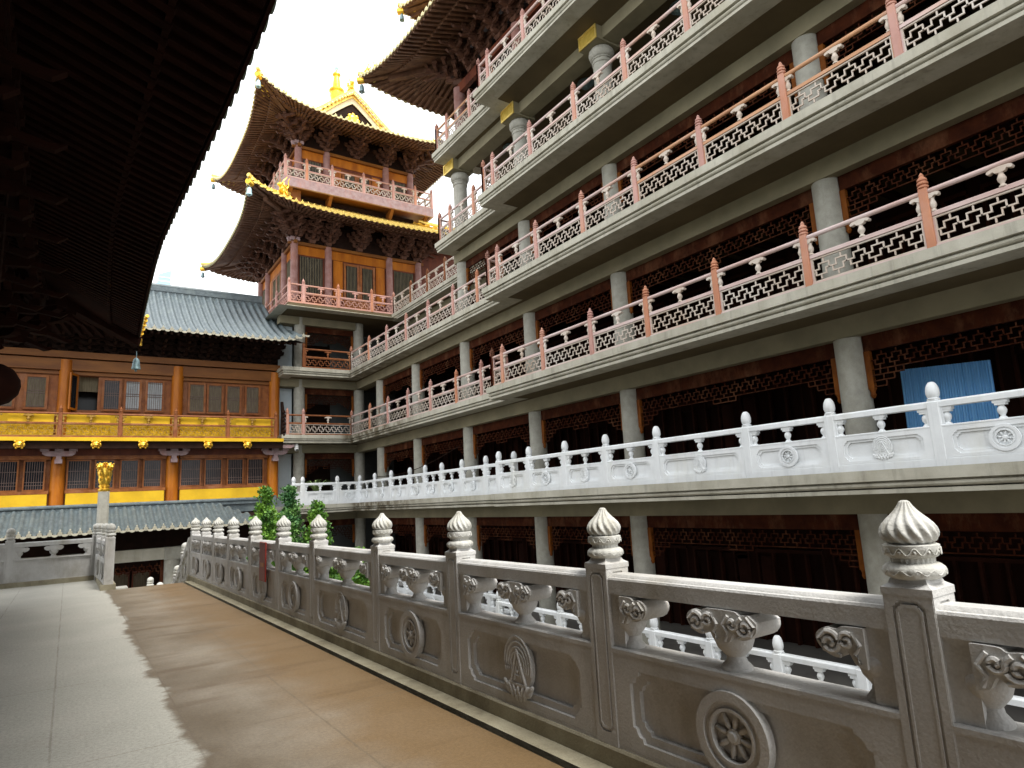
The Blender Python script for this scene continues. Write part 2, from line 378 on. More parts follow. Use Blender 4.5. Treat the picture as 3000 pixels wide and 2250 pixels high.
def cloud_vase(m,x,half=0,detail=True,zb=.68,zt=.985,sc_=1.0,d=.10):
    # vase with a carved cloud bracket; half=-1/+1 keeps only the left/right half
    h=zt-zb
    n=16 if detail else 10
    prof=[(.080,0),(.078,.02),(.050,.05),(.046,.07),(.085,.11),(.10,.15),(.098,.175),(.07,.21),(.055,.235)]
    prof=[(r*sc_,z*h/.305) for r,z in prof]
    if half==0: m.lathe(prof,n,(x,0,zb))
    else: m.lathe([(r*.85,z) for r,z in prof],n,(x,0,zb))
    # cloud silhouette
    z0=zb+h*.50; W=.21*sc_
    L=[(-1,.72),(-.98,.45),(-.80,.22),(-.55,.14),(-.35,.30),(-.22,.02),(.0,-.06),(.22,.02),(.35,.30),(.55,.14),(.80,.22),(.98,.45),(1,.72),(.80,.92),(.55,.90),(.38,1.0),(-.38,1.0),(-.55,.90),(-.80,.92)]
    hh=zt-z0
    def smooth(L):
        out=[];n=len(L)
        for i in range(n-1):
            p0=L[max(0,i-1)];p1=L[i];p2=L[i+1];p3=L[min(n-1,i+2)]
            for q in range(4 if detail else 1):
                t=q/4; out.append(tuple(.5*((2*p1[c])+(-p0[c]+p2[c])*t+(2*p0[c]-5*p1[c]+4*p2[c]-p3[c])*t*t+(-p0[c]+3*p1[c]-3*p2[c]+p3[c])*t**3) for c in (0,1)))
        return out+[L[-1]]
    P=[(x+a*W,z0+b_*hh) for a,b_ in smooth(L)]
    if half:
        P=[(x+abs(a)*W*half,z0+b_*hh) for a,b_ in smooth(L[6:17])] + [(x,zt)]
    m.prism(P,1,-d,d)
    if detail:
        for sgn in ((-1,1) if half==0 else (half,)):
            for yy in (d+.004,-d-.004):
                m.tube(spiral((x+sgn*W*.70,z0+hh*.52),.050*sc_,1.5,yy,n=26,flip=sgn,ph=1.2),.012*sc_,6)
                m.tube(spiral((x+sgn*W*.36,z0+hh*.62),.036*sc_,1.3,yy,n=22,flip=-sgn,ph=2.4),.011*sc_,6)
                m.tube([(x+sgn*W*.12,yy,z0+hh*.05),(x+sgn*W*.2,yy,z0+hh*.3),(x+sgn*W*.08,yy,z0+hh*.55),(x+sgn*W*.25,yy,z0+hh*.85)],.010*sc_,5)
                m.tube([(x+sgn*W*.5,yy,z0+hh*.2),(x+sgn*W*.85,yy,z0+hh*.32),(x+sgn*W*.95,yy,z0+hh*.6),(x+sgn*W*.75,yy,z0+hh*.86)],.009*sc_,5)
def stone_panel_mesh(L,matn,detail):
    # local x along the rail, +y outward face, z up ; length L between posts
    m=MB(); h=L/2; T=.04
    m.box(-h,h,-T,T,.12,.66)                        # core slab
    m.cbox(-h,h,-T-.055,T+.055,.655,.685,.008)        # sill
    sw=.11 if matn!='white' else .05
    m.box(-h,-h+sw,-T-.03,T+.03,.68,1.0); m.box(h-sw,h,-T-.03,T+.03,.68,1.0)
    if matn=='white': m.box(-h,h,-T-.06,T+.06,0,.118)
    m.box(-h,h,-T-.05,T+.05,.119,.135)
    for sgn in (1,-1):
        if sgn<0 and not detail: continue
        a=sgn*T; b1=sgn*(T+.050); b2=sgn*(T+.028)
        x0,x1,z0,z1=-h+.001,h-.001,.137,.654
        i1=notched(-h+.14,h-.14,.19,.575,.045); m.ringplate(outer_for(i1,x0,x1,z0,z1),i1,a-sgn*.002,b1)
        i2=notched(-h+.19,h-.19,.235,.53,.04); m.ringplate(i1_scaled(i1,.004),i2,a-sgn*.002,b2)
    return m
def i1_scaled(p,e):
    return [(a*(1-.0),b_) for a,b_ in p]
def stone_panel(L,kind,mname,detail):
    def mk():
        m=stone_panel_mesh(L,mname,detail); return m.mesh('carved_panel',M[mname],30)
    return cached(('panel',round(L,2),mname,detail),mk)
def emblem(kind,mname,detail):
    def mk():
        m=MB(); n=40 if detail else 20
        for sgn in ((1,-1) if detail else (1,)):
            y0=sgn*.055; Y=lambda d:sgn*(.055+d)
            def circ(r,nn=n,rx=1): return [(rx*r*math.cos(2*PI*i/nn),.385+r*math.sin(2*PI*i/nn)) for i in range(nn)]
            if kind=='wheel':
                m.ringplate(circ(.212),circ(.165),Y(0),Y(.052))
                m.ringplate(circ(.165),circ(.132),Y(0),Y(.036))
                m.ringplate(circ(.132),circ(.117),Y(0),Y(.050))
                m.prism(circ(.117),1,Y(0),Y(.006))
                m.cyl((0,Y(0),.385),(0,Y(.035),.385),.046,.036,16)
                m.cyl((0,Y(.03),.385),(0,Y(.048),.385),.028,.022,12)
                for k in range(8):
                    a=2*PI*k/8+.2
                    p=MB(); p.ball((.070,0,0),(.042,.018,.015),8,5)
                    m.M=Matrix.Translation((0,Y(.02),.385))@Matrix.Rotation(-a,4,'Y'); m.add(p.v,p.f); m.M=None
                    p=MB(); p.ball((.103,0,0),(.013,.015,.013),6,4)
                    m.M=Matrix.Translation((0,Y(.016),.385))@Matrix.Rotation(-a,4,'Y'); m.add(p.v,p.f); m.M=None
            else:
                m.prism([(x*.88,z+.02) for x,z in circ(.19)],1,Y(0),Y(.032))
                for q in (.185,.155,.125,.095):
                    pts=[(q*.88*math.cos(a),Y(.034),.42-(.19-q)*.2+q*math.sin(a)) for a in [PI*(-.12+1.24*i/22) for i in range(23)]]
                    m.tube(pts,.0075,6)
                for s2 in (-1,1):
                    m.tube([(0,Y(.036),.515),(s2*.045,Y(.036),.40),(s2*.092,Y(.036),.285)],.011,6)
                    m.tube([(0,Y(.036),.44),(s2*.03,Y(.036),.36),(s2*.05,Y(.036),.30)],.008,6)
                m.tube([(-.04,Y(.036),.335),(.04,Y(.036),.335)],.007,6); m.ball((0,Y(.036),.365),.013,8,5)
                m.box(-.10,.10,Y(.03),Y(.044),.268,.283)
                for row,(zz,nn,rr) in enumerate(((.235,7,.15),(.20,6,.13))):
                    for k in range(nn):
                        t=(k-(nn-1)/2)/((nn-1)/2)
                        p=MB(); p.ball((0,0,0),(.020,.018,.043),8,5)
                        m.M=Matrix.Translation((t*rr,Y(.034),zz+.03*t*t-.0))@Matrix.Rotation(t*.9,4,'Y'); m.add(p.v,p.f); m.M=None
        return m.mesh('emblem',M[mname],40)
    return cached(('emb',kind,mname,detail),mk)
def vases(L,mname,detail,s):
    def mk():
        m=MB(); h=L/2
        if mname=='white': small_vase(m,-s*(h-.075))
        else: cloud_vase(m,-s*(h-.105),s,detail)
        return m.mesh('side_vase',M[mname],35)
    return cached(('sv',round(L,2),mname,detail,s),mk)
def small_vase(m,x,half=0):
    m.lathe([(.062,.68),(.060,.70),(.036,.725),(.036,.74),(.062,.785),(.068,.82),(.058,.855),(.036,.885),(.045,.90)],14,(x,0,0))
    m.box(x-.075,x+.075,-.06,.06,.90,.935); m.box(x-.10,x+.10,-.065,.065,.935,.992)
def cvase(mname,detail):
    def mk():
        m=MB()
        if mname=='white': small_vase(m,0)
        else: cloud_vase(m,0,0,detail)
        return m.mesh('vase',M[mname],35)
    return cached(('cv',mname,detail),mk)
def toprail(L,mname):
    def mk():
        m=MB(); h=L/2
        m.add(*_rail(h)); return m.mesh('top_rail',M[mname],20)
    return cached(('tr',round(L,2),mname),mk)
def _rail(h):
    prof=[(-.088,.992),(-.088,1.075),(-.082,1.086),(-.066,1.088),(-.06,1.096),(-.048,1.105),(.048,1.105),(.06,1.096),(.066,1.088),(.082,1.086),(.088,1.075),(.088,.992),(.05,.985),(-.05,.985)]
    n=len(prof); vs=[(x,p[0],p[1]) for x in (-h,h) for p in prof]
    fs=[tuple(range(n)),tuple(range(2*n-1,n-1,-1))]+[(i,(i+1)%n,n+(i+1)%n,n+i) for i in range(n)]
    return vs,fs
def post_mesh(mname):
    def mk():
        m=MB(); a=.086
        m.box(-a,a,-a,a,0,1.135)
        o=.095
        for ax in (1,0):
            for sgn in (1,-1):
                i1=notched(-.062,.062,.19,1.115,.014)
                m.ringplate(outer_for(i1,-o+.003,o-.003,.121,1.134),i1,sgn*a*.98,sgn*o,axis=ax)
                i2=notched(-.050,.050,.205,1.10,.012); m.prism(i2,ax,sgn*a*.98,sgn*(o-.002))
                i3=notched(-.040,.040,.218,1.088,.011)
                m.ringplate(i2,i3,sgn*a*.98,sgn*(o+.001),axis=ax)
        # chamfered cap
        vs=[];
        for z,w in ((1.135,.098),(1.163,.098),(1.178,.075),(1.195,.068),(1.195,.05)):
            vs+=[(-w,-w,z),(w,-w,z),(w,w,z),(-w,w,z)]
        fs=[(3,2,1,0),(16,17,18,19)]
        for k in range(4):
            for i in range(4): fs.append((k*4+i,k*4+(i+1)%4,k*4+4+(i+1)%4,k*4+4+i))
        m.add(vs,fs)
        return m.mesh('post',M[mname],25)
    return cached(('post',mname),mk)
def finial_mesh(mname,hi):
    def mk():
        m=MB(); n=112 if hi else 24
        sca=lambda a,t,z: 1+(.03*abs(math.cos(a*8))**.7 if hi else 0)
        m.lathe([(.070,1.190),(.085,1.195),(.103,1.205),(.112,1.222),(.108,1.240),(.095,1.252),(.080,1.257)],n,flute=sca)
        m.lathe([(.080,1.250),(.080,1.282)],n,flute=(lambda a,t,z:1+.02*math.cos(a*26)) if hi else None)
        m.lathe([(.082,1.276),(.094,1.282),(.101,1.298),(.103,1.318),(.103,1.326),(.094,1.330),(.070,1.331)],n)
        if hi:
            for k in range(12):
                a=2*PI*k/12
                pts=[(.1035*math.cos(a+q*.24),.1035*math.sin(a+q*.24),1.303+.013*math.cos(q*PI)) for q in [-1+.25*i for i in range(9)]]
                m.tube(pts,.0028,5)
                m.ball((.100*math.cos(a),.100*math.sin(a),1.300),.008,6,4)
                pts=[(.112*math.cos(a+q*.26),.112*math.sin(a+q*.26),1.222+.009*math.cos(q*PI)) for q in [-1+.25*i for i in range(9)]]
                m.tube(pts,.0028,5)
            on=[(.062,1.329),(.080,1.334),(.093,1.345),(.100,1.360),(.1015,1.376),(.098,1.393),(.089,1.411),(.075,1.428),(.059,1.444),(.044,1.460),(.032,1.475),(.024,1.488),(.019,1.498),(.010,1.504)]
            pr=[]
            for i in range(len(on)-1):
                for q in range(3):
                    t=q/3; pr.append((on[i][0]*(1-t)+on[i+1][0]*t,on[i][1]*(1-t)+on[i+1][1]*t))
            pr.append(on[-1])
            def fl(a,t,z):
                w=math.cos(a*14+6.0*math.sin(t*3.0)+t*6.0); return 1+.075*min(1,t*5+.25)*(w if w>0 else w*.9)
            m.lathe(pr,n,flute=fl)
        else:
            m.lathe([(.062,1.329),(.085,1.342),(.098,1.365),(.098,1.40),(.088,1.435),(.065,1.462),(.035,1.478),(.010,1.484)],n)
        return m.mesh('finial',M[mname],50 if hi else 40)
    return cached(('fin',mname,hi),mk)
def white_post_mesh():
    def mk():
        m=MB(); m.cbox(-.10,.10,-.10,.10,0,1.10,.02)
        m.cbox(-.085,.085,-.085,.085,1.09,1.12,.01)
        m.lathe([(.088,1.115),(.10,1.13),(.10,1.145),(.085,1.155),(.075,1.16)],16)
        m.lathe([(.072,1.155),(.092,1.18),(.105,1.235),(.104,1.29),(.092,1.35),(.070,1.40),(.045,1.43),(.030,1.435)],20,flute=lambda a,t,z:1+.04*math.cos(a*8)*math.sin(z*110))
        return m.mesh('post',M['white'],40)
    return cached('wpost',mk)

def stone_balustrade(root, pts, hi=True, style='grey', start_kind=0, skip_post=()):
    """pts: list of world (x,y,z) post positions."""
    mname='stone' if style=='grey' else 'white'
    for i,p in enumerate(pts):
        if i in skip_post: continue
        if style=='grey':
            o=inst('post',post_mesh(mname),root,p,0); 
            d=Vector(pts[min(i+1,len(pts)-1)])-Vector(pts[max(i-1,0)]); rz=math.atan2(d.y,d.x); o.rotation_euler=(0,0,rz)
            inst('finial',finial_mesh('stonetop',hi),o)
        else:
            inst('post',white_post_mesh(),root,p,0)
    for i in range(len(pts)-1):
        a=Vector(pts[i]);b_=Vector(pts[i+1]);d=b_-a; L=math.hypot(d.x,d.y)-.18; mid=(a+b_)/2; rz=math.atan2(d.y,d.x)
        if L<.25: continue
        sl=d.z/math.hypot(d.x,d.y)
        objs=[]
        objs.append(inst('top_rail',toprail(L+.01,mname),root,mid,rz))
        pn=inst('carved_panel',stone_panel(L+.01,'',mname,hi),root,mid,rz); objs.append(pn)
        if L>.9:
            inst('emblem',emblem('wheel' if (i+start_kind)%2==0 else 'lotus',mname,hi),pn)
            v=inst('vase',cvase(mname,hi),root,mid,rz); objs.append(v)
        if L>.6: objs+=[inst('side_vase',vases(L,mname,hi,s),root,mid,rz) for s in (1,-1)]
        if abs(sl)>.01:
            for o in objs:
                me=o.data.copy(); 
                for vtx in me.vertices: vtx.co.z+=vtx.co.x*sl
                o.data=me
                for ch in o.children: ch.location.z+=0

XL=lambda y: 2.585-.0122*y
nearY=[-2.3,-.46,1.353,3.19,5.03,6.68,8.77,10.42,12.17,13.92,15.39,16.80,18.235]
b=thing('stone_balustrade','long grey carved stone balustrade with swirled onion finials along the walkway','balustrade')
npts=[(XL(y)+.295,y,0) for y in nearY]
stone_balustrade(b,npts,True,'grey',0)
m=MB()
y0,y1=-3.2,18.45
for (a0,a1,z0,z1) in ((.18,.42,-.3,.119),):
    vs=[];
    for y in (y0,y1):
        X=XL(y); vs+=[(X+a0,y,z0),(X+a1,y,z0),(X+a1,y,z1),(X+a0+.012,y,z1),(X+a0,y,z1-.012)]
    m.add(vs,[(0,1,2,3,4),(9,8,7,6,5)]+[(i,(i+1)%5,5+(i+1)%5,5+i) for i in range(5)])
m.build('kerb',M['kerb'],b)
# ledge and drain slot by the kerb
def sheet(a0,a1,z,y0,y1,zb=None):
    m=MB(); zb=z-.25 if zb is None else zb
    vs=[]
    for y in (y0,y1):
        X=XL(y); vs+=[(X+a0,y,zb),(X+a1,y,zb),(X+a1,y,z),(X+a0,y,z)]
    m.add(vs,[(0,1,2,3),(7,6,5,4),(0,4,5,1),(1,5,6,2),(2,6,7,3),(3,7,4,0)]); return m
struct(sheet(.035,.178,.010,-3.2,17.85).build('drain_ledge',M['kerb'])).name='drain_ledge'
struct(sheet(-.02,.034,-.03,-3.2,17.84).build('drain_slot',M['slot']))
m=MB(); vs=[(-2.2,-4,0),(XL(-4)-.02,-4,0),(XL(17.8)-.02,17.8,0),(.95,17.8,0),(.95,21.5,0),(-2.2,21.5,0)]
m.prism([(p[0],p[1]) for p in vs],2,-.25,0); struct(m.build('walkway',M['floor'],ang=0))
m=MB(); m.box(-2.2,2.72,-4,17.75,-3.5,-.26); m.box(-2.2,.9,17.75,21.45,-3.5,-.26); struct(m.build('terrace_base',M['kerb']))

# left balustrade, across the walkway end and back along the stair head
b=thing('stone_balustrade','short weathered grey stone balustrade across the walkway end, left of the stair opening','balustrade')
lp=[(-4.6,21.3,0),(-2.95,21.3,0),(-1.2,21.3,0),(.66,21.3,0)]
stone_balustrade(b,lp,False,'grey',0)
m=MB(); m.box(-5,.9,21.15,21.45,-.05,.119); m.build('kerb',M['kerb'],b)
b=thing('stone_balustrade','grey stone balustrade seen end-on beside the stair opening, with three white finials','balustrade')
stone_balustrade(b,[(.83,17.95,0),(.80,19.6,0),(.74,21.1,0)],False,'grey',1)
m=MB(); m.box(.68,.98,17.82,21.2,-.05,.119); m.build('kerb',M['kerb'],b)
m=MB(); m.prism([(17.80,.0),(17.80,.02),(18.3,.02),(20.9,-1.5),(20.9,-1.9),(17.8,-.2)],0,.985,1.22); m.build('stair_string',M['stonetop'],b)
# stairs down
m=MB()
for k in range(11):
    m.box(1.22,2.9,17.82+k*.29,17.82+(k+1)*.29+.02,-3.4,-.15*(k+1))
m.box(.5,2.9,21.0,26.5,-3.4,-1.75)
struct(m.build('stairs',M['kerb']))
b=thing('stair_balustrade','sloping grey stone stair balustrade descending beyond the far end of the long balustrade','balustrade')
stone_balustrade(b,[(2.62,19.55,-.62),(2.62,20.85,-1.28),(2.45,23.3,-1.9),(2.4,25.6,-1.9)],False,'grey',1)
stone_balustrade(b,[(2.62,18.4,-.02),(2.62,19.55,-.62)],False,'grey',1,skip_post=(0,1))

# gold-capped stone pillar behind the left balustrade
g=thing('ornamental_pillar','pale square stone pillar with a golden lion-head capital behind the left balustrade','pillar',(.87,24,-3.4))
m=MB(); vs=[]
for z,w in ((0,.20),(1,.20),(1,.165),(5.83,.15)): vs+=[(-w+.05,-w,z),(w-.05,-w,z),(w,-w+.05,z),(w,w-.05,z),(w-.05,w,z),(-w+.05,w,z),(-w,w-.05,z),(-w,-w+.05,z)]
fs=[tuple(range(7,-1,-1)),tuple(range(24,32))]
for k in range(3):
    for i in range(8): fs.append((k*8+i,k*8+(i+1)%8,k*8+8+(i+1)%8,k*8+8+i))
m.add(vs,fs); m.build('shaft',M['column'],g,ang=20)
m=MB(); m.lathe([(.15,5.83),(.17,5.86),(.17,5.90),(.13,5.93),(.13,5.96),(.155,5.98),(.155,6.01),(.12,6.03)],20)
m.lathe([(.12,6.03),(.14,6.10),(.16,6.2),(.15,6.26),(.17,6.34),(.19,6.42),(.17,6.5),(.18,6.56)],20,flute=lambda a,t,z:1+.10*math.cos(a*4+z*9)+.05*math.cos(a*9))
for k in range(4):
    a=PI/4+k*PI/2; ca,sa=math.cos(a),math.sin(a)
    m.ball((.15*ca,.15*sa,6.60),(.10,.10,.11),12,8); m.ball((.25*ca,.25*sa,6.58),(.055,.055,.05),10,6)
    m.ball((.24*ca,.24*sa,6.50),(.04,.04,.03),8,5); m.ball((.12*ca-.08*sa,.12*sa+.08*ca,6.70),.035,8,5); m.ball((.12*ca+.08*sa,.12*sa-.08*ca,6.70),.035,8,5)
    m.ball((.30*ca,.30*sa,6.66),.03,8,5)
    m.ball((.15*ca,.15*sa,6.40),(.05,.05,.10),8,6); m.ball((.15*ca,.15*sa,6.22),(.04,.04,.08),8,6)
m.build('capital',M['gold'],g)

# red sign board hung on the balustrade
g=thing('sign_board','dark red board hanging on the inner face of the grey balustrade','sign board',(2.60,11.05,0))
m=MB(); m.cbox(-.012,.012,-.19,.19,.50,1.10,.006); m.build('board',M['redboard'],g)
m=MB(); m.box(-.016,-.0125,-.10,.10,.72,.78); m.build('band',M['orange'],g)
# ------------------------------------------------------------------ timber-style gallery railings
def fret(m,L,z0,z1,p0=.36,t=.016,w=.025,closed_bottom=True):
    n=max(1,round(L/p0)); p=L/n; h=z1-z0
    segs=[((.3,1),(.3,.75)),((0,.75),(.6,.75)),((.6,.75),(.6,.5)),((0,.75),(0,.5)),((0,.5),(.2,.5)),((.2,.5),(.2,.25)),((.2,.25),(.8,.25)),((.8,.25),(.8,.5)),((.5,.25),(.5,0)),((.6,.5),(1.0,.5))]
    for k in range(n):
        for (a,b_),(c,d) in segs:
            x0=-L/2+(k+a)*p; x1=-L/2+(k+c)*p; u0=z0+b_*h; u1=z0+d*h
            x1=min(x1,L/2)
            if abs(b_-d)<1e-6: m.box(min(x0,x1)-w/2,max(x0,x1)+w/2,-t,t,u0-w/2,u0+w/2)
            else: m.box(x0-w/2,x0+w/2,-t+.002,t-.002,min(u0,u1)+w/2,max(u0,u1)-w/2)
def g_lattice(L,mname):
    def mk():
        m=MB(); fret(m,L-.03,.11,.545); m.box(-L/2,L/2,-.02,.02,.545,.575); m.box(-L/2,L/2,-.02,.02,.075,.105)
        m.box(-L/2+.03,-L/2+.05,-.02,.02,.106,.544); m.box(L/2-.05,L/2-.03,-.02,.02,.106,.544)
        return m.mesh('lattice_panel',M[mname],0)
    return cached(('gl',round(L,2),mname),mk)
def g_rail(L,mname):
    def mk():
        m=MB(); m.cyl((-L/2,0,1.055),(L/2,0,1.055),.046,None,10); m.box(-L/2,-L/2+.03,-.019,.019,.071,1.02); m.box(L/2-.03,L/2,-.019,.019,.071,1.02); m.cbox(-L/2,L/2,-.038,.038,.585,.665,.012)
        m.box(-L/2,L/2,-.05,.05,.0,.07)
        return m.mesh('rail',M[mname],30)
    return cached(('gr',round(L,2),mname),mk)
def g_vase(mname):
    def mk():
        m=MB(); m.lathe([(.055,.665),(.055,.69),(.032,.71),(.032,.73),(.06,.775),(.066,.81),(.05,.85),(.035,.885),(.04,.91)],12)
        P=[(-.17,.985),(-.185,.955),(-.165,.925),(-.13,.93),(-.10,.955),(-.07,.915),(0,.90),(.07,.915),(.10,.955),(.13,.93),(.165,.925),(.185,.955),(.17,.985),(.13,1.0),(0,1.015),(-.13,1.0)]
        m.prism(P,1,-.04,.04)
        for s in (-1,1): m.cyl((s*.155,-.05,.955),(s*.155,.05,.955),.028,None,10)
        return m.mesh('vase',M[mname],35)
    return cached(('gv',mname),mk)
def g_sidevase(mname):
    def mk():
        m=MB()
        m.lathe([(.045,.665),(.045,.69),(.03,.71),(.055,.77),(.055,.81),(.03,.88),(.035,.91)],10,(.11,0,0))
        m.prism([(.06,1.0),(.06,.90),(.12,.92),(.16,.95),(.20,.925),(.235,.945),(.235,.985),(.19,1.0)],1,-.04,.04)
        m.cyl((.21,-.05,.955),(.21,.05,.955),.026,None,10)
        return m.mesh('side_vase',M[mname],35)
    return cached(('gsv',mname),mk)
def g_post(mname):
    def mk():
        m=MB(); m.cbox(-.072,.072,-.072,.072,0,1.13,.014)
        m.lathe([(.055,1.125),(.088,1.14),(.092,1.155),(.088,1.17),(.055,1.18),(.060,1.195),(.088,1.205),(.092,1.225),(.082,1.245),(.058,1.255),(.060,1.265),(.080,1.275),(.080,1.30),(.062,1.325),(.040,1.345),(.036,1.355),(.040,1.375),(.022,1.41),(.006,1.43)],14)
        return m.mesh('post',M[mname],30)
    return cached(('gp',mname),mk)
def gallery_rail(root, pts, matp='pink',matr='railtop',matl='lattice',skip=()):
    for i,p in enumerate(pts):
        inst('post',g_post('pinkb' if matp=='pink' and rnd.random()<.3 else matp),root,p,rnd.choice((0,PI/2,PI)))
    for i in range(len(pts)-1):
        if i in skip: continue
        a=Vector(pts[i]);b_=Vector(pts[i+1]);d=b_-a; L=round(math.hypot(d.x,d.y)-.144,2); mid=(a+b_)/2; rz=math.atan2(d.y,d.x)
        inst('rail',g_rail(L,'railorange' if matr=='railtop' and (rnd.random()<.04 or (abs(a.z-9.06)<.1 and 4<mid.y<10.5)) else matr),root,mid,rz)
        if L>.2: inst('lattice_panel',g_lattice(L,matl),root,mid,rz)
        if L>1.1: inst('vase',g_vase(matl),root,mid,rz)
        if L>.9:
            u=d.normalized()
            inst('side_vase',g_sidevase(matl),root,a+u*.0,rz); inst('side_vase',g_sidevase(matl),root,b_-u*.0,rz+PI)

ZL=[1.32,5.0,8.64,12.22,16.46]             # slab lower edges W A B C D
FLOOR=[z+.42 for z in ZL]
XN,XF=12.0,12.66; YS=18.93                  # near/far slab edges and the step
near_y=[.15,2.35,4.6,6.87,9.1,11.3,13.5,15.82,18.14,18.80]
far_y=[20.6,22.55,24.85,27.15,29.45,31.8,34.5]
names=['second','third','fourth','fifth','top']
rn=[]
for lv in (1,2,3,4):
    z=FLOOR[lv]
    pn=[(XN+.12,y,z) for y in near_y]
    pf=[(XF+.10,y,z) for y in (far_y if lv<3 else far_y[:2]+[23.5])]
    lab={1:'pink-posted lattice balcony railing just above the white balustrade on the gallery',
         2:'lattice balcony railing with orange patches, second of the pink-posted ones from below',
         3:'pale lattice balcony railing in front of the columns with gold plaques',
         4:'topmost lattice balcony railing under the dark curved eaves'}[lv]
    b=thing('balcony_railing',lab,'railing',group='lattice railings of the gallery balconies')
    gallery_rail(b,pn)
    b2=thing('balcony_railing',{1:'farther recessed run of the lowest pink-posted gallery railing, above the white balustrade',
         2:'farther recessed run of the second pink-posted gallery railing, ending at the tower corner',
         3:'short farther run of the railing beside the farthest gold plaque column',
         4:'short farther run of the topmost railing, against the sky'}[lv],'railing',group='lattice railings of the gallery balconies')
    gallery_rail(b2,[(XF+.10,18.97,z)]+pf)
    gallery_rail(b,[(XN+.12,18.80,z),(XF+.02,18.80,z)])
    if lv>=3: gallery_rail(b2,[(XF+.10,23.5,z),(13.3,23.5,z)] if True else [])
    if lv<3:
        px=[(10.09,34.5,z),(12.76,34.5,z)]
        if lv==1: px=[(9.25,34.5,z)]+px
        b3=thing('balcony_railing',{1:'reddish lattice railing on the short wing, level with the yellow hall\'s balcony',2:'upper orange-red lattice railing across the short wing, beside the tiled eave tip'}[lv],'railing',group='lattice railings of the gallery balconies')
        gallery_rail(b3,px,'railwood' if lv==2 else 'pink','railwood','lattice' if lv==1 else 'railwood')
# terrace railing on the roof of the fourth level, running up to the tower
b=thing('balcony_railing','brownish lattice railing running from the tower balcony behind the gallery end column','railing',group='lattice railings of the gallery balconies')
gallery_rail(b,[(15.42,y,FLOOR[3]) for y in (23.9,25.9,28.0,30.0,32.1,34.5)],'railwood','lattice','lattice')

# white balustrade on the first balcony
b=thing('white_balustrade','bright white marble balustrade with egg finials along the lowest balcony of the gallery','balustrade')
wy=[1.2,3.1,5.0,6.85,8.75,11.4,13.3,15.1,16.95,18.74]
stone_balustrade(b,[(XN+.15,y,FLOOR[0]) for y in wy],False,'white',1)
b=thing('white_balustrade','far recessed run of the white marble balustrade, ending at the inner corner of the court','balustrade')
stone_balustrade(b,[(XF+.12,y,FLOOR[0]) for y in (18.74,20.6,22.4,24.1,25.65,27.2,29.3,31.35,33.43)]+[(11.55,33.43,FLOOR[0]),(9.75,33.43,FLOOR[0]),(9.3,33.43,FLOOR[0])],False,'white',0)
# white balustrade of the lower terrace, seen through the gaps
b=thing('white_balustrade','low white marble balustrade at court level, glimpsed through the gaps of the grey balustrade','balustrade')
stone_balustrade(b,[(12.0,y,-2.86) for y in (1.6,3.4,5.1,6.8,8.5,10.2,11.9,13.8,15.6,17.4,18.9)]+[(12.66,18.9,-2.86)]+[(12.66,y,-2.86) for y in (20.5,22.2,24.0,25.8,27.6,29.4,31.2)],False,'white',0)

# ------------------------------------------------------------------ gallery building (right) with its wing
gb=thing('gallery_building','multi-storey temple gallery with stacked balconies, grey columns and pale slab edges','building',(14,10,-3.4))
GB=lambda p:(p[0]-14,p[1]-10,p[2]+3.4)
def gpart(m,name,matn,ang=30,parent=None):
    m.v=[GB(p) for p in m.v]; return m.build(name,M[matn],parent or gb,ang=ang)
COLY=[-6.3,.4,7.13,13.83,18.57,23.33,28.12,32.6]
# slab edge mouldings : profile (inset from the edge, height)
PROF=[(-.07,.42),(-.07,.225),(.03,.222),(.03,.20),(-.01,.19),(-.03,.165),(-.03,.14),(-.01,.115),(.05,.095),(.05,.078),(0,.075),(0,0)]
def slab_edge(m,path,zl,inset_sign):
    # path: list of (x,y) ; outward side to the left of travel when inset_sign=1
    n=len(path); rows=[]
    dirs=[]
    for i in range(n-1):
        d=Vector((path[i+1][0]-path[i][0],path[i+1][1]-path[i][1])).normalized(); dirs.append(Vector((-d.y,d.x))*inset_sign)
    for off,h in PROF+[(.6,0)]:
        row=[]
        for i in range(n):
            if i==0: nn=dirs[0]
            elif i==n-1: nn=dirs[-1]
            else:
                nn=dirs[i-1]+dirs[i]; nn=nn/max(.2,nn.dot(dirs[i]))
            row.append((path[i][0]-nn.x*off,path[i][1]-nn.y*off,zl+h))
        rows.append(row)
    m.strip(rows)
for lv,zl in enumerate(ZL):
    m=MB(); m.v=[]
    if lv==0: path=[(XN,-8),(XN,YS),(XF,YS),(XF,33.33),(9.0,33.33),(9.0,36)]
    elif lv<3: path=[(XN,-8),(XN,YS),(XF,YS),(XF,34.4),(9.0,34.4),(9.0,36)]
    else: path=[(XN,-8),(XN,YS),(XF,YS),(XF,23.66),(15.0,23.66)]
    slab_edge(m,path,zl,1)
    gpart(m,'slab_edge','slab',20)
    # deck and soffit
    m=MB()
    e=.05
    if lv<3:
        ye=33.33 if lv==0 else 34.4
        m.box(XN+e,XF+e+.3,-8,YS-e,zl+.012,zl+.418); m.box(XF+e+.3,20.5,-8,44,zl+.012,zl+.418); m.box(XF+e,XF+e+.3,YS-e,ye-e,zl+.012,zl+.418)
        m.box(9.05,XF+e+.3,ye+e,44,zl+.012,zl+.418)
    else:
        m.box(XN+e,XF+e+.3,-8,YS-e,zl+.012,zl+.418); m.box(XF+e+.3,20.5,-8,23.6,zl+.012,zl+.418); m.box(XF+e,XF+e+.3,YS-e,23.6,zl+.012,zl+.418)
        if lv==3: m.box(15.4,20.5,23.6,34.3,zl+.012,zl+.418)
    gpart(m,'floor_slab','ceil',0)
m=MB(); slab_edge(m,[(15.3,23.8),(15.3,34.4)],ZL[3],1); gpart(m,'slab_edge','slab',20)
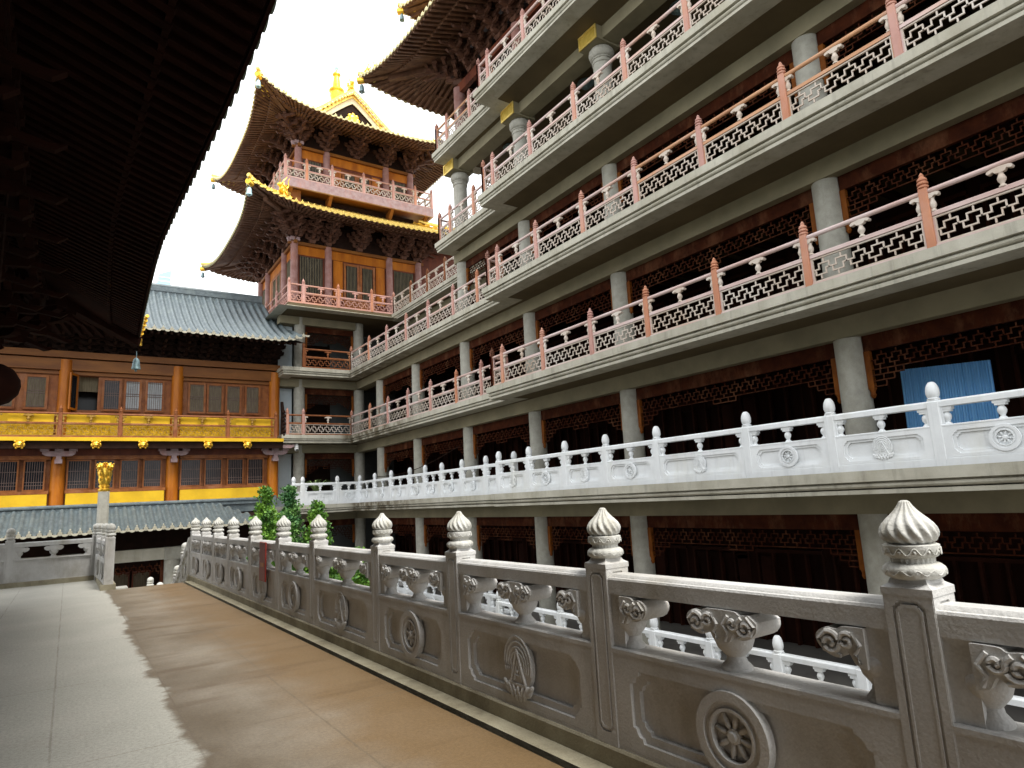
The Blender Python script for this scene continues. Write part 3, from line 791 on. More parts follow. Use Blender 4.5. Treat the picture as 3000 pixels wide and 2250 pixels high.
# columns, beams, friezes, back walls per storey
lowz=-3.0
storeys=[(lowz,ZL[0]),(FLOOR[0],ZL[1]),(FLOOR[1],ZL[2]),(FLOOR[2],ZL[3]),(FLOOR[3],ZL[4])]
def colmesh(z0,z1,cap=False):
    def mk():
        m=MB()
        if not cap: m.lathe([(.31,z0),(.305,z0+1),(.295,z1)],28)
        else:
            m.lathe([(.31,z0),(.30,z1-1.05),(.33,z1-1.03),(.335,z1-.99),(.31,z1-.97),(.315,z1-.91),(.345,z1-.90),(.345,z1-.86),(.32,z1-.85)],28)
            m.lathe([(.32,z1-.85),(.38,z1-.80),(.41,z1-.70),(.41,z1-.60),(.37,z1-.53),(.35,z1-.50)],32,flute=lambda a,t,z:1+.03*abs(math.cos(a*8)))
        return m.mesh('column',M['column'],40)
    return cached(('col',z0,z1,cap),mk)
def frieze_mesh(L):
    # hanging openwork frieze, local x along bay, top at z=0
    def mk():
        m=MB(); h=L/2
        m.box(-h,h,-.05,.05,-.34,0); 
        m2=MB(); fret(m2,L-.24,-.74,-.36,.30,.018,.022); m.add(m2.v,m2.f)
        # stepped corners
        for s in (-1,1):
            for k,(w,zz) in enumerate(((.62,-.86),(.42,-.98),(.25,-1.10))):
                x0=s*(h-.10); x1=s*(h-.10-w)
                m.box(min(x0,x1),max(x0,x1),-.018,.018,zz-.012,zz+.012)
                nseg=int(w/.14)
                for q in range(nseg+1):
                    xx=x0-s*q*w/max(1,nseg); m.box(xx-.010,xx+.010,-.017,.017,zz+.012,zz+.12-.012)
        m.box(-.35,.35,-.018,.018,-.86-.012,-.86+.012)
        for q in (-.35,-.12,.12,.35): m.box(q-.01,q+.01,-.017,.017,-.848,-.752)
        m.box(-h+.09,h-.09,-.02,.02,-.755,-.735)
        return m.mesh('frieze',M['friezewood'],0)
    return cached(('fz',round(L,2)),mk)
def jamb_mesh():
    def mk():
        m=MB(); m.box(-.055,.055,-.06,.06,-1.15,-.34); m.lathe([(.0,-1.34),(.03,-1.33),(.055,-1.27),(.045,-1.22),(.06,-1.17),(.06,-1.15)],10,caps=False)
        return m.mesh('frieze_jamb',M['jamb'],30)
    return cached('jamb',mk)
def bay_frieze(par,a,b_,zt,axis):
    # a,b: column centre positions along the axis
    L=round(abs(b_-a)-.60,2); mid=(a+b_)/2
    return L,mid
for si,(z0,z1) in enumerate(storeys):
    cols=[(13.76,y) for y in (COLY if si!=3 else COLY[:6])]
    if si==4: cols=[(13.76,y) for y in COLY[:6]]; 
    if si==4: pass
    for (x,y) in cols if si<4 else cols:
        inst('column',colmesh(z0,z1,si==4 and False),gb,GB((x,y,0)),0)
    if si<4 and si!=3 or si==3:
        if si<4:
            inst('column',colmesh(z0,z1),gb,GB((10.26,35.9,0)),0); inst('column',colmesh(z0,z1),gb,GB((13.72,35.9,0)),0)
    # beams (bottom .43 below slab)
    bt=z1; bb=z1-.43 if si<4 else z1-.42
    m=MB(); yend=35.9 if si<4 else 23.5
    ymax=23.6 if si>=3 else 35.6
    m.box(13.45,14.05,-8,ymax,bb,bt+.012)
    if si<4:
        m.box(9.1,13.45,35.62,36.2,bb,bt+.012)
        if si==3: m.box(16.2,16.8,23.6,35.6,bb,bt+.012)
    gpart(m,'beam','beam',0)
    # cross soffit strips
    # friezes
    if si<4:
        for i in range(len(COLY)-1 if si!=3 else 5):
            a,b_=COLY[i],COLY[i+1]
            L=round(b_-a-.62,2); mid=(a+b_)/2
            inst('frieze',frieze_mesh(L),gb,GB((13.76,mid,bb)),PI/2)
            for q in (a+.36,b_-.36): inst('frieze_jamb',jamb_mesh(),gb,GB((13.76,q,bb)),0)
        a,b_=10.26,13.72; L=round(b_-a-.66,2)
        inst('frieze',frieze_mesh(L),gb,GB(((a+b_)/2,35.95,bb)),0)
        for q in (a+.38,b_-.38): inst('frieze_jamb',jamb_mesh(),gb,GB((q,35.95,bb)),0)
    # back wall
    m=MB()
    zt=z1-.0
    if si<4:
        m.box(17.2,17.5,-8,44,z0,zt-.001)
    else: m.box(17.2,17.5,-8,22,z0,zt-.001)
    # pilasters and panels on the back wall
    for k in range(-3,18):
        y=k*2.38+.7
        if si==4 and y>21: continue
        m.box(17.05,17.2,y-.12,y+.12,z0,zt-.001)
        if si<4 and k%2: m.box(17.1,17.2,y+.12,y+2.26,z0+2.4,z0+2.55)
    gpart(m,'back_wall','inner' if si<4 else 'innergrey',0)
    if si<4:
        m=MB()
        for k in range(-3,16):
            y=k*2.38+.84
            m.box(17.03,17.19,y,y+2.10,z0+2.62,z0+2.72)
            for q in range(5):
                yy=y+q*.52; m.box(17.04,17.19,yy-.03,yy+.03,z0,z0+2.619)
            for q in range(4):
                if (k+q)%3: m.box(17.10,17.13,y+q*.52+.08,y+q*.52+.44,z0+1.0,z0+1.03); m.box(17.10,17.13,y+q*.52+.08,y+q*.52+.44,z0+.95,z0+2.5) if (k*3+q)%5==0 else None
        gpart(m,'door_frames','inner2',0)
    if si<4:
        m=MB(); m.box(9.2,17.2,38.6,38.8,z0,zt-.001); gpart(m,'wing_wall','innergrey',0)
        m=MB(); m.box(11.45,12.75,38.5,38.59,z0,z0+2.3); m.box(11.35,11.45,38.45,38.59,z0,z0+2.4); m.box(12.75,12.85,38.45,38.59,z0,z0+2.4); gpart(m,'doorway','dark',0)
        m=MB(); m.box(9.02,9.95,36.25,36.4,z0,z1-.45); gpart(m,'side_panel','plaster',0)
# ceiling timbers glimpsed behind the openings
for zt in ZL[1:4]:
    m=MB()
    for k in range(60):
        y=-6+k*.72
        if y>(35 if zt<ZL[3] else 23): break
        m.box(14.1,17.1,y,y+.10,zt-.22,zt+.011)
    m.box(15.5,15.6,-6,23 if zt==ZL[3] else 35,zt-.10,zt+.010)
    gpart(m,'ceiling_joists','inner',0)
# capitals with gold plaques under the top balcony
z0,z1=storeys[4]
for y in COLY[1:6]:
    me=colmesh(z0,z1,True)
for o in [o for o in bpy.data.objects if o.parent==gb and o.name.startswith('column') and o.data==CACHE[('col',z0,z1,False)]]:
    o.data=colmesh(z0,z1,True)
for y in COLY[:6]:
    m=MB(); m.box(13.22,14.2,y-.43,y+.43,15.98,16.471); gpart(m,'beam_end','beam',0)
    m=MB(); m.box(13.19,13.219,y-.41,y+.41,16.0,16.455)
    ob=gpart(m,'gold_plaque','plaque',0)
    m=MB(); m.ringplate([(y-.43,15.98),(y+.43,15.98),(y+.43,16.471),(y-.43,16.471)],[(y-.37,16.04),(y+.37,16.04),(y+.37,16.41),(y-.37,16.41)],13.165,13.19,axis=0); gpart(m,'plaque_frame','goldtile',0)
# lamps on that ceiling
for (x,y) in ((15.0,11.5),(14.9,15.9),(14.9,20.9)):
    m=MB(); m.lathe([(.30,16.47),(.32,16.43),(.30,16.40),(.18,16.38),(.17,16.30),(.12,16.24),(.02,16.22)],20,(x,y,0)); tag(m.build('ceiling_lamp',M['bell']),'round grey ceiling lamp under the top balcony slab, '+{11.5:'above the near gold plaque',15.9:'between the near and middle gold plaques',20.9:'beside the farthest gold plaque'}[y],'lamp','ceiling lamps under the top slab')
# extra posts of the lower roofs of the fourth level beyond the step
for q0,q1 in ((23.5,28.7),(28.7,33.6)):
    inst('frieze',frieze_mesh(round(q1-q0-.4,2)),gb,GB((16.5,(q0+q1)/2,ZL[3]-.43)),PI/2)
for y in (23.5,28.7,33.6):
    inst('column',cached('thincol',lambda:(lambda m:(m.lathe([(.2,FLOOR[2]),(.2,ZL[3])],20),m.mesh('column',M['column'],40))[1])(MB())),gb,GB((16.5,y,0)),0)

tag(MB().tube([(13.35,33.0+(23.6-33.0)*k/12,3.05+.75*k/12-.35*math.sin(PI*k/12)) for k in range(13)],.018,6).build('cable',M['dark']),'thin dark cable sagging between two grey columns of the far gallery bays','cable')
# blue sheet standing on the lowest balcony
rows=[]
for zz in (0,2.0):
    rows.append([(.03*math.sin(i*1.35)*.6+zz*.06,-.83+1.66*i/160,zz*1.0+(.12*i/160 if zz else 0)) for i in range(161)])
m=MB(); m.strip(rows); m.strip([[(p[0]+.02,p[1],p[2]) for p in r] for r in rows]); tag(m.build('blue_sheet',M['bluesheet'],None,(14.5,5.75,FLOOR[0]),ang=60),'bright blue corrugated sheet leaning behind the white balustrade beside a grey column','sheet')
# security camera and potted plant
g=thing('security_camera','white dome security camera under the wing balcony slab beside the yellow hall','camera',(9.77,34.62,4.9))
m=MB(); m.box(-.05,.05,-.05,.9,-.0,.08); m.cyl((0,0,.0),(0,0,-.12),.09,.13,16); m.build('housing',M['camwhite'],g)
m=MB(); m.ball((0,0,-.2),(.12,.12,.13),16,8); m.build('dome',M['camwhite'],g); m=MB(); m.ball((0,-.06,-.25),(.07,.07,.06),12,6); m.build('lens',M['black'],g)
g=thing('potted_plant','spiky-leaved potted plant behind the white balustrade of the short wing','plant',(10.75,34.5,FLOOR[0]))
m=MB(); m.lathe([(.16,0),(.22,.35),(.24,.42),(.2,.42)],16); m.build('pot',M['pot'],g)
m=MB()
for k in range(16):
    a=k*2.4; l=.55+.25*rnd.random(); t=.5+.5*rnd.random()
    p=[(0,0,.4),(l*.35*t*math.cos(a),l*.35*t*math.sin(a),.4+l*.75),(l*1.0*t*math.cos(a),l*1.0*t*math.sin(a),.4+l*1.15),(l*1.5*t*math.cos(a),l*1.5*t*math.sin(a),.4+l*1.1)]
    w=.05; nx,ny=-math.sin(a)*w,math.cos(a)*w
    rows=[[(q[0]-nx*s,q[1]-ny*s,q[2]),(q[0],q[1],q[2]-.015),(q[0]+nx*s,q[1]+ny*s,q[2])] for q,s in zip(p,(.4,1,.8,.05))]
    m.strip(rows)
m.build('leaves',M['leafshrub'],g)

# ------------------------------------------------------------------ roofs
def tile_profile(t):
    # t in 0..1 over one tile period: raised cover tile and sunken pan
    if .22<t<.78: return math.sqrt(max(0,1-((t-.5)/.28)**2))*1.0
    q=t if t<=.22 else 1-t
    return -.25*(1-(q/.22)**2)
def tiled_surface(m, P, u0, u1, period, rad, dmax, nv=10, spp=8, ph=0):
    """P(u,d)->point; columns at constant u, d from 0 to dmax(u)"""
    n=max(1,round((u1-u0)/period)); per=(u1-u0)/n; cols=[]
    for i in range(n*spp+1):
        u=u0+per*i/spp; t=(i%spp)/spp; h=tile_profile(t)*rad
        dm=max(.02,dmax(u)); col=[]
        for k in range(nv+1):
            d=dm*k/nv; e=.02
            p=Vector(P(u,d)); pd=Vector(P(u,d+e))-p; pu=Vector(P(u+e,d))-p
            nn=pu.cross(pd); 
            if nn.length<1e-9: nn=Vector((0,0,1))
            nn.normalize()
            if nn.z<0: nn=-nn
            col.append(p+nn*(h+.012*((k*3)%2)))
        cols.append(col)
    m.strip(cols)
    return n,per
def rim_of(sd,rimmat): return rimmat if (sd==0 or rimmat!='goldtile') else 'rimbacklit'  # gold on the front eave; other sides get the painted-in backlit tone
def pagoda_roof(root, cx, cy, hx, hy, zmid, up, D, rise, wx, wy, zwall, gold=True, sides=(0,1,2,3), rafter_p=.26, dip=.42, tilep=.33, top=True, rimmat='goldtile', edges_lattice=None, wood='rafter', power=1.12):
    """sides: 0 = -y, 1 = -x, 2 = +y, 3 = +x"""
    for sd in sides:
        H,H2,W,W2=(hx,hy,wx,wy) if sd in (0,2) else (hy,hx,wy,wx)
        def tf(s,d,z):
            # s along, d inward from the corner line
            if sd==0: return (cx+s,cy-H2+d,z)
            if sd==2: return (cx-s,cy+H2-d,z)
            if sd==1: return (cx-H2+d,cy-s,z)
            return (cx+H2-d,cy+s,z)
        a=lambda s:min(1,abs(s)/H)
        inset=lambda s:dip*(1-a(s)**2.6)
        ze=lambda s:zmid+up*a(s)**4.2
        def top_pt(s,d):
            dd=inset(s)+d; t=min(1,d/D)
            return tf(s,dd,zmid+up*a(s)**4.2*(1-t)**1.15+rise*t**power)
        if top:
            m=MB(); n,per=tiled_surface(m,top_pt,-H+.03,H-.03,tilep,.07,lambda s:min(D,max(.05,(H-abs(s))-inset(s)*.0-.0)),nv=8)
            m.build('tiled_roof',M['tile' if rimmat=='tile' else 'goldtile'],root,ang=50)
        else:
            n=round((2*H-.06)/tilep); per=(2*H-.06)/n
        # eave tile ends
        m=MB()
        for i in range(n):
            s=-H+.03+per*(i+.5); p=Vector(top_pt(s,0)); q=Vector(tf(s,inset(s)-.035,ze(s)-.0)); o=(Vector(tf(s,0,0))-Vector(tf(s,1,0)))
            c=p+Vector((0,0,.03)); m.cyl(c-o*.03,c+o*.05,.085,.080,10)
            m.ball(c+Vector((0,0,.10))+o*.0,(.022,.022,.065),6,5)
            s2=s+per/2; c2=Vector(top_pt(min(H,s2),0)); uu=(Vector(tf(1,0,0))-Vector(tf(0,0,0)))
            # drip tile: crescent plate
            pts=[c2+uu*(per*.36*math.cos(t))+Vector((0,0,-.015-.10*math.sin(t))) for t in [PI*k/6 for k in range(7)]]
            m.add([v+o*.05 for v in pts]+[v+o*.03 for v in pts],[tuple(range(7)),tuple(range(13,6,-1))]+[(k,(k+1)%7,7+(k+1)%7,7+k) for k in range(7)])
        m.build('eave_tiles',M[rim_of(sd,rimmat) if root.name.startswith('pagoda') else rimmat],root,ang=40)
        # soffit and rafters
        m=MB(); rows=[]
        ns=40
        dW=H2-W2
        def under(s,t,off=0):
            # t 0 eave .. 1 wall
            s1=s
            si=max(-W,min(W,s)); 
            dd=(inset(s)+.06)*(1-t)+dW*t
            ss=s*(1-t)+(si)*t if abs(s)>W else s
            z=(ze(s)-.10)*(1-t)+zwall*t
            return tf(ss,dd,z+off)
        for k in range(7): rows.append([under(-H+.02+2*(H-.02)*i/ns,k/6,.07) for i in range(ns+1)])
        m.strip(rows); rows=[[under(-H+.02+2*(H-.02)*i/ns,k,.12 if k else .07) for i in range(ns+1)] for k in (0,1)]
        m.build('soffit',M[wood],root,ang=0)
        m=MB(); nr=round(2*H/rafter_p)
        for i in range(nr+1):
            s=-H+.05+(2*H-.1)*i/nr
            m.bar(under(s,0,.01),under(s,.34,.03),.10,.11); m.bar(under(s,.30,-.07),under(s,1,-.03),.11,.12)
        m.build('rafters',M[wood],root,ang=0)
        m=MB()
        for i in range(ns):
            s0=-H+.02+2*(H-.02)*i/ns;s1=-H+.02+2*(H-.02)*(i+1)/ns
            m.bar(under(s0,.31,-.0),under(s1,.31,-.0),.07,.09)
        m.build('eave_board',M[wood],root,ang=0)
        m=MB()
        for i in range(ns):
            s0=-H+.02+2*(H-.02)*i/ns;s1=-H+.02+2*(H-.02)*(i+1)/ns
            m.bar(under(s0,.0,.06),under(s1,.0,.06),.05,.07)
        m.build('edge_board',M[wood],root,ang=0)
    # hip beams
    for (sx,sy,need) in ((-1,-1,(0,1)),(1,-1,(0,3)),(-1,1,(1,2)),(1,1,(2,3))):
        if not all(q in sides for q in need): continue
        m=MB(); c0=Vector((cx+sx*hx,cy+sy*hy,zmid+up)); c1=Vector((cx+sx*wx,cy+sy*wy,zwall-.15))
        m.bar(c0+Vector((0,0,-.22))-Vector((sx,sy,0))*.12,c1,.20,.26); m.bar(c0+Vector((0,0,-.42))-Vector((sx,sy,0))*1.1,c1+Vector((0,0,-.2)),.22,.26)
        m.build('hip_beam',M['rafter' if wood=='rafter' else wood],root,ang=0)
        m=MB(); m.cyl(c0+Vector((sx*.02,sy*.02,-.22)),c0+Vector((-sx*.22,-sy*.22,-.24)),.16,.16,14)
        m.build('hip_cap',M['gold'],root)
        if top:
            m=MB(); pts=[]
            for k in range(9):
                d=min(D,min(hx,hy))*k/8; t=min(1,d/D)
                pts.append((cx+sx*(hx-d),cy+sy*(hy-d),zmid+up*(max(0,1-d/hx))**4.2*(1-t)**1.15+rise*t**power+.14))
            m.tube(pts,.11,8); m.build('hip_ridge',M['goldtile'],root)
def beast(root,loc,rz,s=1.0,name='ridge_beast'):
    def mk():
        m=MB(); m.ball((0,0,.22),(.26,.16,.20),14,8); m.ball((.20,0,.42),(.15,.13,.15),12,8); m.ball((.34,0,.38),(.10,.08,.07),10,6)
        m.ball((-.22,0,.30),(.12,.10,.16),10,6)
        for a in (-.10,.10): 
            m.tube([(.16,a,.52),(.10,a*1.3,.68),(.0,a*1.6,.80),(-.06,a*2.2,.95)],.04,6,.2); m.tube([(-.18,a,.34),(-.30,a*1.2,.55),(-.22,a*1.6,.80),(-.30,a*1.9,.96)],.05,6,.2)
            m.ball((.12,a*1.4,.08),(.07,.05,.10),8,5); m.ball((-.15,a*1.4,.08),(.08,.05,.10),8,5)
        for k in range(7): m.ball((.10*math.cos(k),.16*math.sin(k),.34+.05*(k%3)),.055,7,5)
        return m.mesh('beast',M['gold'],50)
    o=inst(name,cached('beast',mk),root,loc,rz); o.scale=(s,s,s); return o
def bell(loc,label,matn='bell',s=1.0):
    g=thing('wind_bell',label,'bell',loc,group='wind bells hanging from the eave corners'); 
    m=MB(); m.cyl((0,0,0),(0,0,-.25*s),.012*s,None,6); m.build('hanger',M['bell'],g)
    m=MB(); m.lathe([(.02*s,-.22*s),(.07*s,-.25*s),(.095*s,-.33*s),(.11*s,-.48*s),(.13*s,-.58*s),(.115*s,-.585*s)],16,flute=lambda a,t,z:1+.04*t*math.cos(a*4)); m.build('body',M[matn],g)
    m=MB(); m.cyl((0,0,-.5*s),(0,0,-.66*s),.02*s,.035*s,8); m.build('clapper',M['bell'],g)
    return g
def bracket_mesh(corner=False,h=1.45,beak=True,matn='brackets'):
    def mk():
        m=MB(); k=h/1.45
        m.prism([(-.14,0),(.14,0),(.19,.16*k),(.19,.22*k),(-.19,.22*k),(-.19,.16*k)],1,-.16,.16)
        def arm(L,z,y,w=.11,hh=.17):
            m.prism([(-L,z+hh),(-L,z+hh*.5),(-L*.82,z+.02),(-L*.55,z),(L*.55,z),(L*.82,z+.02),(L,z+hh*.5),(L,z+hh)],1,y-w/2,y+w/2)
            for q in (-L+.08,0,L-.08): m.box(q-.09,q+.09,y-.095,y+.095,z+hh,z+hh+.12*k)
        def out(L,z,hh=.18):
            m.prism([(.12,z+hh),(-L,z+hh),(-L-.06,z+hh*.6),(-L+.04,z+.02),(-L*.6,z),(.12,z)],0,-.065,.065)
            m.box(-.09,.09,-L-.02,-L+.16,z+hh,z+hh+.11*k)
        arm(.42,.24*k,0); out(.42,.24*k); arm(.62,.54*k,0); arm(.40,.54*k,-.38); out(.80,.54*k)
        arm(.80,.84*k,0); arm(.60,.84*k,-.38); arm(.42,.84*k,-.76); out(1.15,.84*k); arm(.70,1.14*k,-.76); arm(.50,1.14*k,-1.12)
        if beak:
            for (z,L) in ((.62*k,1.15),(.92*k,1.5)):
                m.prism([(-.2,z+.30),(-L,z-.02),(-L-.16,z-.0),(-L-.04,z-.10),(-.2,z+.14)],0,-.05,.05)
        return m.mesh('bracket_set',M[matn],0)
    return cached(('br',h,beak,matn),mk)
def bar_window(root,x0,x1,z0,z1,y,name='window',frame='winframe',pane='pane',bars='bars',p=.075,fw_=.06,rz=None,loc=None,cross=()):
    """flat window in the x-z plane facing -y"""
    m=MB()
    m.ringplate([(x0,z0),(x1,z0),(x1,z1),(x0,z1)],[(x0+fw_,z0+fw_),(x1-fw_,z0+fw_),(x1-fw_,z1-fw_),(x0+fw_,z1-fw_)],y-.05,y+.03)
    w=m.build(name,M[frame],root,ang=0)
    if loc: w.location=loc; w.rotation_euler=(0,0,rz or 0)
    m=MB(); m.box(x0+fw_*.5,x1-fw_*.5,y+.0,y+.02,z0+fw_*.5,z1-fw_*.5); m.build('pane',M[pane],w,ang=0)
    m=MB(); n=max(2,round((x1-x0-2*fw_)/p))
    for i in range(1,n):
        x=x0+fw_+(x1-x0-2*fw_)*i/n; m.box(x-.010,x+.010,y-.035,y-.015,z0+fw_,z1-fw_)
    for q in cross:
        zz=z0+(z1-z0)*q; m.box(x0+fw_,x1-fw_,y-.037,y-.038+.025,zz-.012,zz+.012)
    m.build('lattice',M[bars],w,ang=0)
    return w

# ------------------------------------------------------------------ pagoda tower over the inner corner
TX,TY=13.85,39.8
tw=thing('pagoda_tower','two-tiered timber pagoda tower with gilded roof edges and a golden spire','tower',(TX,TY,12.2))
tw0=(TX,TY,12.2)
def tpart(m,name,matn,ang=30,parent=None):
    m.v=[(p[0]-tw0[0],p[1]-tw0[1],p[2]-tw0[2]) for p in m.v]; return m.build(name,M[matn],parent or tw,ang=ang)
pre=set(bpy.data.objects)
def to_local(objs,origin):
    for o in objs:
        o.location=(o.location[0]-origin[0],o.location[1]-origin[1],o.location[2]-origin[2])
# lower balcony slab
m=MB(); slab_edge(m,[(15.3,34.4),(9.18,34.4),(9.18,45.2)],12.25,-1); tpart(m,'slab_edge','slab',40)
m=MB(); m.box(9.23,18.5,34.45,45.1,12.262,12.662); tpart(m,'floor_slab','ceil',0)
def storey(hw,o1,z0,z1,zl,front_y,doorz,scale=1.0):
    # columns and infill on the front (-y) and left (-x) sides
    for sd in (0,1):
        R=Matrix.Translation((TX,TY,0))@Matrix.Rotation(-PI/2*sd,4,'Z')
        def W(m): m.v=[tuple(R@Vector(p)) for p in m.v]; return m
        for q in ((-hw,-o1,o1,hw) if sd==0 else (-hw+.0,-o1,o1)):
            m=MB(); m.lathe([(.215,z0),(.20,z1)],20,(q,-hw,0)); tpart(W(m),'column','towercol',40)
        m=MB(); m.box(-hw-.35,hw+.35,-hw-.09,-hw+.09,z1-.12,z1+.06) ; tpart(W(m),'lintel','orangebeam',0)
        m=MB(); m.box(-hw,hw,-hw+.06,-hw+.2,z1-.66,z1-.122); tpart(W(m),'upper_panel','orange',0)
        m=MB(); m.box(-hw,hw,-hw+.10,-hw+.22,z0,z1-.661); tpart(W(m),'wall','redwood',0)
        # side bay windows
        for a,b_ in ((-hw+.28,-o1-.28),(o1+.28,hw-.28)):
            m=MB(); x0,x1,za,zb=a,b_,z0+1.0,z1-.75
            yy=-hw+.04
            m.ringplate([(x0-.06,za-.08),(x1+.06,za-.08),(x1+.06,zb+.06),(x0-.06,zb+.06)],[(x0+.03,za),(x1-.03,za),(x1-.03,zb),(x0+.03,zb)],yy-.02,yy+.05)
            w=tpart(W(m),'window','redwood',0)
            m=MB(); m.box(x0,x1,yy+.03,yy+.045,za-.03,zb+.03); tpart(W(m),'pane','pane',0,w)
            m=MB(); n=max(4,round((x1-x0)/.095))
            for i in range(1,n): xx=x0+(x1-x0)*i/n; m.box(xx-.018,xx+.018,yy-.01,yy+.015,za+.001,zb-.001)
            tpart(W(m),'lattice','curtaindim',0,w)
        # centre doors
        yy=-hw+.02
        for a,b_ in ((-.92,-.08),(.08,.92)):
            a*=scale;b_*=scale
            m=MB(); m.ringplate([(a-.07,z0+.05),(b_+.07,z0+.05),(b_+.07,doorz),(a-.07,doorz)],[(a+.07,z0+1.0),(b_-.07,z0+1.0),(b_-.07,doorz-.14),(a+.07,doorz-.14)],yy-.02,yy+.07)
            w=tpart(W(m),'door','winframe',0)
            m=MB(); m.box(a,b_,yy+.03,yy+.045,z0+.9,doorz-.1); tpart(W(m),'pane','pane',0,w)
            m=MB(); n=8
            for i in range(1,n): xx=a+.07+(b_-a-.14)*i/n; m.box(xx-.015,xx+.015,yy-.01,yy+.02,z0+1.001,doorz-.141)
            tpart(W(m),'lattice','curtaindim',0,w)
        for s in (-1,1):
            m=MB(); a,b_=sorted((s*1.06*scale,s*1.62*scale)); m.box(a,b_,yy-.01,yy+.08,z0+.9,doorz+.06); m.box(a+.08,b_-.08,yy-.03,yy-.01,z0+1.05,doorz-.08); tpart(W(m),'door_panel','orange',0)
    # cornered wooden block heads
    m=MB(); m.box(TX-hw-.26,TX-hw+.26,TY-hw-.26,TY-hw+.26,z1+.061,z1+.26); m.prism([(TX-hw-.34,z1+.0),(TX-hw-.22,z1+.0),(TX-hw-.22,z1+.25),(TX-hw-.42,z1+.25)],1,TY-hw-.10,TY-hw+.10); tpart(m,'column_head','mauve',0)
storey(3.92,1.93,12.67,16.72,0,0,15.95)
storey(3.65,1.93,20.05,22.95,0,0,22.05,.95)
# brackets under both roofs
def brackets(hw,z,offs,h):
    for sd in (0,1,2,3):
        R=Matrix.Rotation(-PI/2*sd,3,'Z')
        for q in offs:
            p=R@Vector((q,-hw,0)); inst('bracket_set',bracket_mesh(h=h),tw,(p.x,p.y,z-12.2),-PI/2*sd)
        if sd<2 or True:
            p=R@Vector((-hw,-hw,0)); o=inst('bracket_set',bracket_mesh(h=h),tw,(p.x,p.y,z-12.2),-PI/2*sd-PI/4); o.scale=(1.25,1.3,1)
brackets(3.92,16.80,(-3.92,-2.9,-1.93,0,1.93,2.9,3.92),1.35)
brackets(3.65,23.03,(-3.65,-1.93,0,1.93,3.65),1.2)
m=MB(); m.box(TX-3.8,TX+3.8,TY-3.8,TY+3.8,16.8,18.5); tpart(m,'bracket_wall','dark',0)
m=MB(); m.box(TX-3.55,TX+3.55,TY-3.55,TY+3.55,23.0,24.7); tpart(m,'bracket_wall','dark',0)
before=set(bpy.data.objects)
pagoda_roof(tw,TX,TY,7.15,7.15,17.72,.75,3.1,1.75,3.92,3.92,18.42,dip=.45)
pagoda_roof(tw,TX,TY,6.72,6.72,23.85,1.15,3.0,1.6,3.65,3.65,24.5,dip=.40,rimmat='rimpale')
# neck between the lower roof and the upper balcony
m=MB(); m.box(TX-3.75,TX+3.75,TY-3.75,TY+3.75,18.3,19.75); m.build('neck_wall',M['dark'],tw,ang=0)
for q in (TX-4.3,TX-1.95,TX+1.95,TX+4.3):
    m=MB(); m.prism([(TY-4.62,19.74),(TY-3.7,19.74),(TY-3.7,19.0),(TY-3.9,19.0)],0,q-.10,q+.10); m.build('balcony_bracket',M['orangebeam'],tw,ang=0)
for q in (TY-4.3,TY-1.95,TY+1.95):
    m=MB(); m.prism([(TX-4.62,19.74),(TX-3.7,19.74),(TX-3.7,19.0),(TX-3.9,19.0)],1,q-.10,q+.10); m.build('balcony_bracket',M['orangebeam'],tw,ang=0)
# walls beside the tower, behind the terrace railing
m=MB(); m.box(17.85,27,36.0,36.2,12.67,18.2); m.build('side_wall',M['redwood'],tw,ang=0)
# upper balcony
m=MB(); m.ringplate([(TX-4.75,TY-4.75),(TX+4.75,TY-4.75),(TX+4.75,TY+4.75),(TX-4.75,TY+4.75)],[(TX-4.60,TY-4.60),(TX+4.60,TY-4.60),(TX+4.60,TY+4.60),(TX-4.60,TY+4.60)],19.75,20.30,axis=2)
m.build('balcony_fascia',M['mauve'],tw,ang=0)
m=MB(); m.box(TX-4.6,TX+4.6,TY-4.6,TY+4.6,19.95,20.1); m.build('balcony_floor',M['orangebeam'],tw,ang=0)
